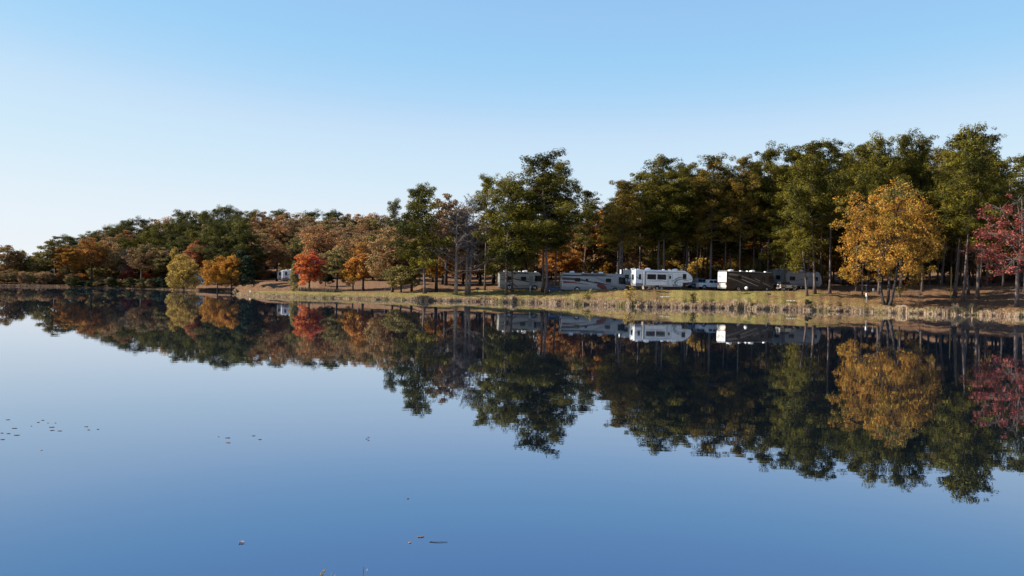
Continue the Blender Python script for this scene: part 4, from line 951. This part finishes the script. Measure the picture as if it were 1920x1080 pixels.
def travel_trailer(label, px, D, yaw, L, body, round_=True, group=None, z1=3.2, name='travel_trailer', steps=True, lowm='grey'):
    t = thing(name, label, 'trailer', (0,0,0), 0, group)
    prof = [(0,0.6),(L-0.6,0.6),(L-0.1,1.0),(L,1.6),(L-0.12,2.3),(L-0.55,z1-0.2),(L-1.0,z1),(0.3,z1),(0.05,z1-0.2)] if round_ else [(0,0.6),(L,0.6),(L,z1),(0,z1)]
    MB().prism(prof, 0, 2.4, 0.06).obj('body', M[body], t)
    panel(t, 'lower_band', 0.05, L-0.7, 0.65, 1.15, -0.004, lowm)
    for (a0, a1) in ((L*0.10, L*0.24), (L*0.78, L*0.88)): panel(t, 'window', a0, a1, 1.75, 2.45, -0.006, 'glass', frame='black')
    d = panel(t, 'door', L*0.52, L*0.52+0.7, 0.7, 2.6, -0.010, body, frame='grey'); panel(d, 'window', L*0.52+0.15, L*0.52+0.55, 1.9, 2.4, -0.026, 'glass')
    swoosh(t, [(0.4,1.5),(L*0.3,1.7),(L*0.6,2.3),(L*0.75,2.6)], -0.002, 'grey', 0.05, 0.06, 0.2); swoosh(t, [(L*0.3,1.4),(L*0.55,1.5),(L*0.8,1.35),(L*0.95,1.3)], -0.002, 'slate', 0.05, 0.06, 0.16)
    for x in (L*0.42, L*0.42+0.8): wheel(t, x, 0.10, 0.34); wheel(t, x, 2.3, 0.34, side=1)
    MB().box(0.3, L-0.6, 0.2, 2.2, 0.4, 0.62).obj('chassis', M['black'], t)
    MB().tube([(L-0.5,1.2,0.5),(L+1.0,1.2,0.5)], 0.05, 6).obj('hitch', M['steel_dark'], t)
    if steps:
        s2 = MB()
        for k in range(3): s2.box(L*0.52, L*0.52+0.7, -0.25-0.25*k, -0.05-0.25*k, 0.58-0.18*k, 0.62-0.18*k)
        s2.obj('steps', M['galv'], t)
    MB().tube([(L*0.3,-0.09,z1-0.12),(L*0.75,-0.09,z1-0.12)], 0.07, 8).obj('awning', M['slate'], t)
    roof_unit(t, L*0.45, 0.8, z1); vent(t, L*0.2, 0.8, z1)
    place(t, px, D, 0.0, yaw); return t
travel_trailer('small silver grey trailer wedged behind the front of the brown motorhome', 1450, 214, 12, 6.0, 'silver_dull', group='grey travel trailers right of the brown motorhome', z1=3.7)
travel_trailer('silver grey trailer with rounded nose behind the two thick pine trunks', 1474, 208, 8, 7.9, 'silver_dull', group='grey travel trailers right of the brown motorhome', z1=3.5)
travel_trailer('white trailer glimpsed between the silver motorhome and the fifth wheel trailer', 1166, 212, 6, 6.0, 'white', z1=3.5, round_=False, steps=False)
tt = travel_trailer('small white trailer with dark window on the slope left of the flame red maple', 528, 272, 10, 5.8, 'white', z1=3.0, round_=False, steps=False)
MB().box(0.15, 0.9, -0.9, 0.02, 0.95, 2.85, 0.03).obj('slide_out', M['white'], tt)
travel_trailer('tiny pale camper just left of the small white hillside trailer', 520.5, 279, 5, 3.2, 'silver', z1=2.7, round_=False, steps=False)
motorhome('dark motorhome front showing between the yellow green and golden orange trees', 340, 290, 0, 7.0, 3.2, 'silver', 'silver', 'slate', [([(0.5,2.0),(3,1.8),(6.0,1.2)], 0.0, 'slate', 0.1, 0.1, 0.3)], winds=[(1.5,2.5,1.8,2.4)])

def car(label, name, cat, px, D, yaw, prof, cabin, L, W_, body, r=0.36, wx=(0.8, 3.4), glass=(), group=None, bed=None, extra=None):
    t = thing(name, label, cat, (0,0,0), 0, group)
    MB().prism(prof, 0, W_, 0.06).obj('body', M[body], t)
    cb = MB().prism(cabin, 0.12, W_-0.12, 0.08).obj('cabin', M[body], t)
    for g in glass:
        MB().prism(g, 0.105, W_-0.105).obj('window', M['glass'], cb)
    for x in wx:
        MB().lathe([(r*1.22,0),(r*1.22,0.02)], x, -0.015, r*1.05, 18, 'y').obj('wheel_well', M['black'], t)
        wheel(t, x, 0.05, r, 0.24); wheel(t, x, W_-0.05, r, 0.24, side=1)
    for y in (0.06, W_-0.24): MB().box(-0.025, 0.02, y, y+0.18, 0.85, 1.15).obj('tail_light', M['red'], t)
    for y in (0.10, W_-0.36): MB().box(L-0.04, L+0.02, y, y+0.26, 0.75, 0.95).obj('headlight', M['plastic_white'], t)
    MB().box(-0.12, 0.02, 0.08, W_-0.08, 0.45, 0.65, 0.03).obj('rear_bumper', M['chrome'], t); MB().box(L-0.02, L+0.10, 0.08, W_-0.08, 0.42, 0.66, 0.03).obj('front_bumper', M['chrome'], t)
    place(t, px, D, 0.0, yaw); return t
def pickup(label, px, D, yaw, body, group='pickup trucks by the fifth wheel trailer'):
    L = 6.0; W_ = 2.0
    prof = [(0,0.55),(L-0.1,0.5),(L,0.8),(L-0.02,1.1),(L-0.2,1.22),(L-1.35,1.28),(L-1.6,1.30),(0.02,1.30),(0,1.2)]
    cab = [(1.95,1.26),(L-1.45,1.26),(L-2.2,1.93),(L-2.5,1.98),(2.2,1.98),(2.05,1.9)]
    gl = [[(2.22,1.36),(3.05,1.36),(3.05,1.84),(2.30,1.84)], [(3.15,1.36),(4.25,1.36),(3.75,1.84),(3.15,1.84)]]
    t = car(label, 'pickup_truck', 'pickup truck', px, D, yaw, prof, cab, L, W_, body, 0.42, (1.15, 4.9), gl, group)
    MB().box(0.10, 1.90, 0.12, W_-0.12, 1.296, 1.306).obj('bed_floor', M['black'], t)
    MB().box(3.3, 3.45, -0.02, 0.01, 1.12, 1.17).obj('door_handle', M['chrome'], t)
    MB().box(4.3, 4.45, -0.18, 0.14, 1.35, 1.55, 0.02).obj('mirror', M['black'], t)
    MB().box(-0.02, 0.02, 0.35, W_-0.35, 0.72, 1.22).obj('tailgate', M[body], t)
    MB().box(-0.135, -0.10, 0.8, 1.2, 0.48, 0.62).obj('number_plate', M['plastic_white'], t)
    return t
pickup('white crew cab pickup parked with its front hidden by the brown motorhome', 1311, 202, 10, 'white')
pickup('dark topped pale blue pickup half hidden under the fifth wheel nose', 1291, 208, 14, 'slate')
car('dark maroon car behind the nose of the fifth wheel trailer', 'parked_car', 'car', 1290, 213, 10, [(0,0.35),(4.5,0.35),(4.6,0.8),(3.5,1.0),(0.05,1.05)], [(0.3,1.0),(3.6,1.0),(2.9,1.65),(0.6,1.68)], 4.6, 1.8, 'maroon', 0.33, (0.9,3.6), [[(0.65,1.1),(3.2,1.1),(2.8,1.58),(0.8,1.58)]])
car('blue car glimpsed between two centre pine trunks left of the silver motorhome', 'parked_car', 'car', 1022, 202, 4, [(0,0.35),(4.4,0.35),(4.5,0.75),(3.5,0.95),(0.5,1.0),(0.05,0.9)], [(0.5,0.95),(3.5,0.95),(2.7,1.45),(1.1,1.47)], 4.5, 1.8, 'blue', 0.33, (0.85,3.55), [[(0.95,1.0),(3.1,1.0),(2.6,1.4),(1.2,1.4)]])
car('pale car hidden behind the trunk of the yellow green tree on the far shore', 'parked_car', 'car', 352, 284, 0, [(0,0.35),(4.4,0.35),(4.5,0.75),(3.5,0.95),(0.5,1.0),(0.05,0.9)], [(0.5,0.95),(3.5,0.95),(2.7,1.45),(1.1,1.47)], 4.5, 1.8, 'silver', 0.33, (0.85,3.55), [[(0.95,1.0),(3.1,1.0),(2.6,1.4),(1.2,1.4)]])
# off road vehicle
t = thing('off_road_vehicle', 'boxy beige off road vehicle with dark top and rear spare wheel', 'off-road car', (0,0,0))
MB().prism([(0.2,0.62),(3.75,0.62),(3.85,0.8),(3.85,1.12),(2.55,1.20),(0.2,1.20)], 0.22, 1.63, 0.03).obj('body', M['cream'], t)
MB().prism([(0.2,1.195),(2.45,1.195),(2.15,1.78),(0.25,1.80)], 0.24, 1.61, 0.05).obj('hard_top', M['black'], t)
for g in ([(0.35,1.27),(1.15,1.27),(1.15,1.68),(0.40,1.68)], [(1.30,1.27),(2.22,1.27),(2.02,1.68),(1.30,1.68)]): MB().prism(g, 0.232, 1.618).obj('window', M['glass'], t)
panel(t, 'door', 1.25, 2.20, 0.66, 1.185, 0.212, 'cream', frame='grey')
for x in (0.75, 3.15):
    MB().prism([(x-0.55,0.85),(x-0.38,1.12),(x+0.38,1.12),(x+0.58,0.85),(x+0.58,0.78),(x+0.36,1.03),(x-0.34,1.03),(x-0.5,0.78)], 0.0, 1.85, 0.0).obj('fender', M['black'], t)
    wheel(t, x, 0.12, 0.42, 0.26); wheel(t, x, 1.73, 0.42, 0.26, side=1)
sw = MB().lathe([(0.24,0),(0.36,0),(0.40,0.05),(0.40,0.19),(0.36,0.24),(0.24,0.24)], 0, 0, 0, 20, 'y')
for v in sw.v: v[:] = np.stack([v[:,1]-0.10, v[:,0]+0.95, v[:,2]+1.05], -1)
sw.obj('spare_wheel', M['rubber'], t, True)
sc = MB().lathe([(0.24,0),(0.22,0.05),(0.06,0.07)], 0, 0, 0, 16, 'y')
for v in sc.v: v[:] = np.stack([-v[:,1]-0.08, v[:,0]+0.95, v[:,2]+1.05], -1)
sc.obj('spare_wheel_cover', M['chrome'], t, True)
for y in (0.22, 1.50): MB().box(0.15, 0.21, y, y+0.13, 0.85, 1.1).obj('tail_light', M['red'], t)
for y in (0.35, 1.3): MB().lathe([(0.09,0),(0.09,0.04)], 3.80, y, 0.95, 12, 'y').obj('headlight', M['plastic_white'], t)
MB().box(0.0, 0.16, 0.2, 1.65, 0.5, 0.66, 0.02).obj('rear_bumper', M['silver'], t); MB().box(3.88, 4.05, 0.2, 1.65, 0.5, 0.66, 0.02).obj('front_bumper', M['black'], t)
MB().box(0.3, 3.7, 0.3, 1.55, 0.42, 0.64).obj('chassis', M['black'], t)
MB().box(2.25, 2.36, 0.05, 0.22, 1.28, 1.44, 0.02).obj('mirror', M['black'], t)
place(t, 1463, 195, 0.0, 14)

# ------------------------------------------------------------------ campground furniture
def grill(label, px, py, D):
    t = thing('charcoal_grill', label, 'grill', at(px, D), rnd.uniform(-0.3, 0.3), 'park grills on the lawn')
    MB().tube([(0,0,-0.1),(0,0,0.85)], 0.045, 8).obj('post', M['steel_dark'], t)
    MB().box(-0.32,0.32,-0.22,0.22,0.85,0.88).box(-0.32,0.32,0.20,0.22,0.88,1.12).box(-0.32,-0.30,-0.22,0.2,0.88,1.12).box(0.30,0.32,-0.22,0.2,0.88,1.12).box(-0.30,0.30,-0.22,-0.20,0.88,1.02).obj('fire_box', M['steel_dark'], t)
    g = MB()
    for k in range(9): g.tube([(-0.27+k*0.067,-0.2,1.06),(-0.27+k*0.067,0.2,1.06)], 0.008, 4)
    g.obj('grate', M['galv'], t)
grill('black park grill on a post in front of the silver motorhome', 1052, 552, shoreD(1052)+5)
grill('black park grill on a post in front of the brown motorhome front', 1442, 552, shoreD(1442)+5.5)
grill('black park grill just right of the golden tree', 1725.5, 556, shoreD(1725)+13)
grill('black park grill near the thick dark pines left of the crimson maple', 1788, 558, shoreD(1788)+11)
grill('small dark park grill in the shade right of the bare trees', 895.5, 546, shoreD(895)+10)
def fire_ring(label, px, s_):
    t = thing('stone_fire_ring', label, 'fire ring', at(px, float(shoreD(px))+s_), 0, 'stone fire rings on the lawn')
    for k in range(11):
        a_ = k*math.tau/11; r = 0.75+rnd.uniform(-.1, .1); x, y = math.cos(a_)*r, math.sin(a_)*r; s2 = rnd.uniform(0.13, 0.22)
        mb = MB(); mb.lathe([(0.02,-s2*0.5),(s2*0.8,-s2*0.4),(s2,0),(s2*0.75,s2*0.5),(0.03,s2*0.65)], x, y, s2*0.35, 7)
        for v in mb.v: v += rg.normal(size=v.shape)*s2*0.08
        mb.obj('stone', M['concrete'], t)
fire_ring('ring of pale stones on the lawn in front of the fifth wheel trailer', 1248, 6.5)
fire_ring('ring of pale stones on the lawn in front of the off road vehicle', 1483, 4.5)
def picnic(label, px, D, rz):
    t = thing('picnic_table', label, 'picnic table', at(px, D), rz, 'picnic tables by the trailers')
    tp = MB()
    for k in range(5): tp.box(-0.95,0.95,-0.37+k*0.15,-0.24+k*0.15,0.72,0.76)
    tp.obj('table_top', M['wood'], t)
    for y in (-0.78, 0.50): MB().box(-0.95,0.95,y,y+0.13,0.42,0.46).box(-0.95,0.95,y+0.145,y+0.275,0.42,0.46).obj('seat', M['wood'], t)
    for x in (-0.68, 0.68):
        MB().tube([(x,-0.7,0.0),(x,-0.15,0.72)], 0.035, 6).tube([(x,0.7,0.0),(x,0.15,0.72)], 0.035, 6).tube([(x,-0.72,0.40),(x,0.72,0.40)], 0.03, 6).obj('leg_frame', M['wood'], t)
picnic('wooden picnic table carrying the white dome, in front of the brown motorhome', 1393.5, float(shoreD(1393))+12, 0.15)
picnic('dark wooden picnic table at the door of the fifth wheel trailer', 1233, 190.5, 0.1)
pt = at(1393.5, float(shoreD(1393))+12)
t = thing('satellite_dome', 'white round satellite dome standing on the picnic table', 'satellite dome', (pt.x+0.62, pt.y, pt.z+0.76))
MB().lathe([(0.16,0),(0.18,0.06),(0.14,0.09)], n=16).obj('base', M['grey'], t, True)
MB().lathe([(0.10,0.085),(0.24,0.14),(0.32,0.28),(0.33,0.42),(0.28,0.55),(0.16,0.65),(0.01,0.68)], n=20).obj('dome', M['plastic_white'], t, True)
def chair(label, px, D, rz):
    t = thing('camp_chair', label, 'camp chair', at(px, D), rz, 'camp chairs by the trailer')
    MB().box(-0.28,0.28,-0.25,0.25,0.42,0.46,0.015).obj('seat', M['canvas'], t)
    b = MB(); b.prism([(0.23,0.44),(0.27,0.44),(0.42,1.08),(0.38,1.08)], -0.27, 0.27); 
    for v in b.v: v[:] = np.stack([v[:,1], v[:,0], v[:,2]], -1)
    b.obj('backrest', M['canvas'], t)
    for (x, y) in ((-0.26,-0.24),(0.26,-0.24),(-0.26,0.24),(0.26,0.24)): MB().tube([(x,y,-0.02),(x*0.95,-y*0.2,0.44)], 0.015, 6).obj('leg', M['steel_dark'], t)
    for x in (-0.30, 0.30): MB().tube([(x,-0.24,0.45),(x,-0.24,0.66),(x,0.27,0.68)], 0.018, 6).obj('armrest', M['steel_dark'], t)
chair('tan camp chair, the left of two facing the fifth wheel slide out', 1208, 190, 2.2); chair('tan camp chair, the right of two facing the fifth wheel slide out', 1217, 190.5, 3.6)
def utility(label, px, D, h=1.0, name='utility_pedestal', mat='galv'):
    t = thing(name, label, 'utility post', at(px, D), 0.2)
    MB().box(-0.07,0.07,-0.06,0.06,-0.1,h*0.72).obj('post', M['wood'] if mat == 'galv' else M['galv'], t)
    b = MB().box(-0.17,0.17,-0.12,0.12,h*0.70,h*1.12,0.02).obj('box', M[mat], t); MB().box(-0.13,0.13,-0.14,-0.11,h*0.76,h*1.05).obj('cover', M['galv'], b)
utility('wooden post with small white box on the lawn left of the golden tree trunk', 1625.5, float(shoreD(1625))+6.5, 1.5, mat='plastic_white')
utility('grey utility pedestal by the thin pale pine under the golden tree', 1638, 196, 1.1)
t = thing('glint_post', 'steel post with polished globe added for a glint beside the pale pine trunk', 'post', at(1624, 188), 0)
MB().tube([(0,0,-0.1),(0,0,1.7)], 0.04, 8).obj('post', M['galv'], t); MB().lathe([(0.01,1.70),(0.14,1.76),(0.2,1.9),(0.14,2.04),(0.01,2.10)], n=16).obj('globe', M['chrome'], t, True)  # polished globe added to catch a sun glint, no lamp inside
utility('blue grey utility pedestal beside the wheels of the farthest left motorhome', 994, 203, 1.2, mat='slate')
t = thing('wooden_post', 'tall bare yellowish wooden pole in front of the dark wood left of the thick pines', 'pole', at(1783, 187))
MB().tube([(0,0,-0.3),(0,0,6.0)], [0.12, 0.09], 10).obj('pole', M['post_yellow'], t); MB().tube([(0,0,5.99),(0,0,6.05)], [0.10,0.02], 10).obj('cap', M['galv'], t)
p = at(470, float(shoreD(470))+5)
t = thing('marker_post', 'small white and yellow marker post with a thin rod on the grassy spit', 'marker', p)
MB().lathe([(0.16,-0.05),(0.16,0.35),(0.12,0.42)], n=12).obj('base', M['plastic_white'], t); MB().lathe([(0.11,0.42),(0.11,0.68),(0.04,0.72)], n=12).obj('yellow_band', M['amber'], t); MB().tube([(0,0,0.7),(0,0,1.25)], 0.03, 6).obj('rod', M['wood'], t)
def small_sign(label, px, D, h=1.0):
    t = thing('small_sign', label, 'sign', at(px, D)); MB().tube([(0,0,-0.1),(0,0,h)], 0.05, 6).obj('post', M['galv'], t)
    MB().box(-0.22,0.22,-0.06,-0.045,h*0.55,h+0.05).obj('panel', M['plastic_white'], t)
small_sign('small blank white sign on the far shore under the leftmost olive oaks', 64, 296, 1.3)
small_sign('small blank white sign on the far shore right of the round brown oak', 276, 292, 1.2)
p = at(722, 196)
t = thing('thin_stake', 'thin bare stake upright on the lawn left of the leaning pine', 'stake', p); MB().tube([(0,0,-0.1),(0.03,0,1.9)], 0.035, 6).obj('shaft', M['wood'], t); MB().box(-0.06,0.06,-0.06,0.06,0.0,0.06).obj('foot', M['wood'], t)

# ------------------------------------------------------------------ things afloat and near stalks
M['pad'] = paint('floating_leaf', (0.16,0.10,0.07), 0.5, dirt=0.4); M['pad_tan'] = paint('dry_floating_leaf', (0.45,0.22,0.11), 0.6, dirt=0.3)
def onwater(px, py):
    dx, dy = px-960, py-535; v = -dx*ROLL+dy; D = H0*F/v; return Vector(((dx+dy*ROLL)/F*D, D, 0.0))
def floating(px, py, wpx, mat, label, group, curl=0.3, name='floating_leaf', cat='leaf'):
    p = onwater(px, py); w_ = 0.82*wpx/F*p.y; n = 12; V = [(0, 0, 0.012)]; rr = random.Random(px*7+py)
    for k in range(n):
        a_ = k*math.tau/n; r = w_*0.5*(1-0.25*abs(math.sin(2.5*a_)))*rr.uniform(0.8, 1.1)
        V.append((math.cos(a_)*r, math.sin(a_)*r*0.55, 0.008+curl*r*rr.uniform(0, 0.35)))
    m_ = len(V); V += [(x, y, z-0.006) for x, y, z in V]
    fs = [(0, 1+k, 1+(k+1) % n) for k in range(n)]+[(m_, m_+1+(k+1) % n, m_+1+k) for k in range(n)]+[(1+k, m_+1+k, m_+1+(k+1) % n, 1+(k+1) % n) for k in range(n)]
    o = MB().add(V, fs).obj(name, M[mat]); o.location = p; o.rotation_euler = (0, 0, rr.uniform(-0.4, 0.4)); tag(o, label, cat, group); return o
FL = 'floating leaves and pads on the open water'
for px, py, w_ in ((80,788,9),(72,792,7),(97,801,12),(98,807,10),(112,808,12),(104,793,6),(90,793,4)):
    floating(px, py, w_, 'pad', 'dark floating pad in the densest cluster on the calm water at left', FL, 0.05)
for px, py, w_ in ((15,787,11),(27,803,13),(4,812,8),(16,813,9),(31,816,14),(5,824,12),(59,799,4)):
    floating(px, py, w_, 'pad', 'dark floating pad in the loose cluster near the left edge', FL, 0.05)
for px, py, w_ in ((162,800,11),(184,805,6),(166,806,9)):
    floating(px, py, w_, 'pad', 'dark floating pad in the group of three right of the left clusters', FL, 0.05)
for px, py, w_ in ((410,819,5),(427,821,14),(427,830,16)):
    floating(px, py, w_, 'pad', 'thin dark pad in the left of the two mid water groups', FL, 0.05)
for px, py, w_ in ((475,817,13),(487,824,12)):
    floating(px, py, w_, 'pad', 'thin dark pad in the right of the two mid water groups', FL, 0.05)
floating(78, 844, 7, 'pad_tan', 'single small brown leaf floating below the left pad clusters', FL, 0.3)
floating(789, 1007, 18, 'pad', 'flat dark leaf, upper of the three afloat near the bottom', FL, 0.05)
floating(769, 1018, 8, 'pad_tan', 'small brown leaf, left of the three afloat near the bottom', FL, 0.3)
floating(808, 1016, 9, 'pad', 'flat dark leaf with a stalk, right of the three afloat near the bottom', FL, 0.1)
p = onwater(811, 1016.5); o = MB().tube([(0,0,0.006),(0.09,0.0,0.008),(0.19,0.02,0.006)], [0.006,0.005,0.003], 5).obj('floating_stalk', M['pad']); o.location = p; tag(o, 'thin dark stalk afloat beside the rightmost of the three bottom leaves', 'stalk')
floating(453, 1018, 16, 'pad_tan', 'curled tan orange leaf floating near the bottom left of the water', FL, 1.4)
floating(765, 935, 6, 'pad', 'speck like dark leaf afloat in the middle of the near water', FL, 0.1)
p = onwater(690, 823); o = MB().tube([(-0.05,0,0.0),(0.03,0,0.035),(0.01,0.01,0.005)], [0.004,0.006,0.003], 5).tube([(0.03,0,0.035),(-0.02,0.02,0.05)], [0.005,0.002], 5).obj('floating_twig', M['bark_dark']); o.location = p; tag(o, 'small bent dark twig poking out of the calm water', 'twig')
# stalks rising into the bottom of the frame from the near bank
def stalk(px, py, D, bend, mat, label, seeds=False, r=0.003):
    tip = P(px, py, D); zb = 1.6-2.6*float(ss(0.5, 8, D)); t = thing('dry_stalk', label, 'stalk', (tip.x-bend, D, zb-0.05), 0, 'dry stalks on the near bank')
    h = tip.z-zb+0.05; pts = [(0,0,0),(bend*0.2,0,h*0.4),(bend*0.6,0,h*0.75),(bend,0,h)]
    MB().tube(pts, [r*1.8,r*1.4,r,r*0.5], 6).obj('stem', M[mat], t)
    sd_ = MB()
    for k in range(9 if seeds else 2):
        z = h-0.012*k if seeds else h-0.01-k*0.3; x = bend*(z/h)**1.6+0.006*(-1)**k*(1 if seeds else 2); sd_.lathe([(0.0003,-0.006),(0.0026,0),(0.0003,0.006)], x, 0, z, 6)
    sd_.obj('seed_heads', M['reed'], t)
stalk(605, 1070, 3.2, -0.05, 'reed', 'curled pale seeded stalk, leftmost at the bottom edge', True)
stalk(622, 1074, 3.3, 0.01, 'reed', 'short straight pale stalk between the other two at the bottom edge')
stalk(682, 1063, 3.0, 0.06, 'oak_olive', 'thin dark green blade, rightmost stalk at the bottom edge', False, 0.002)
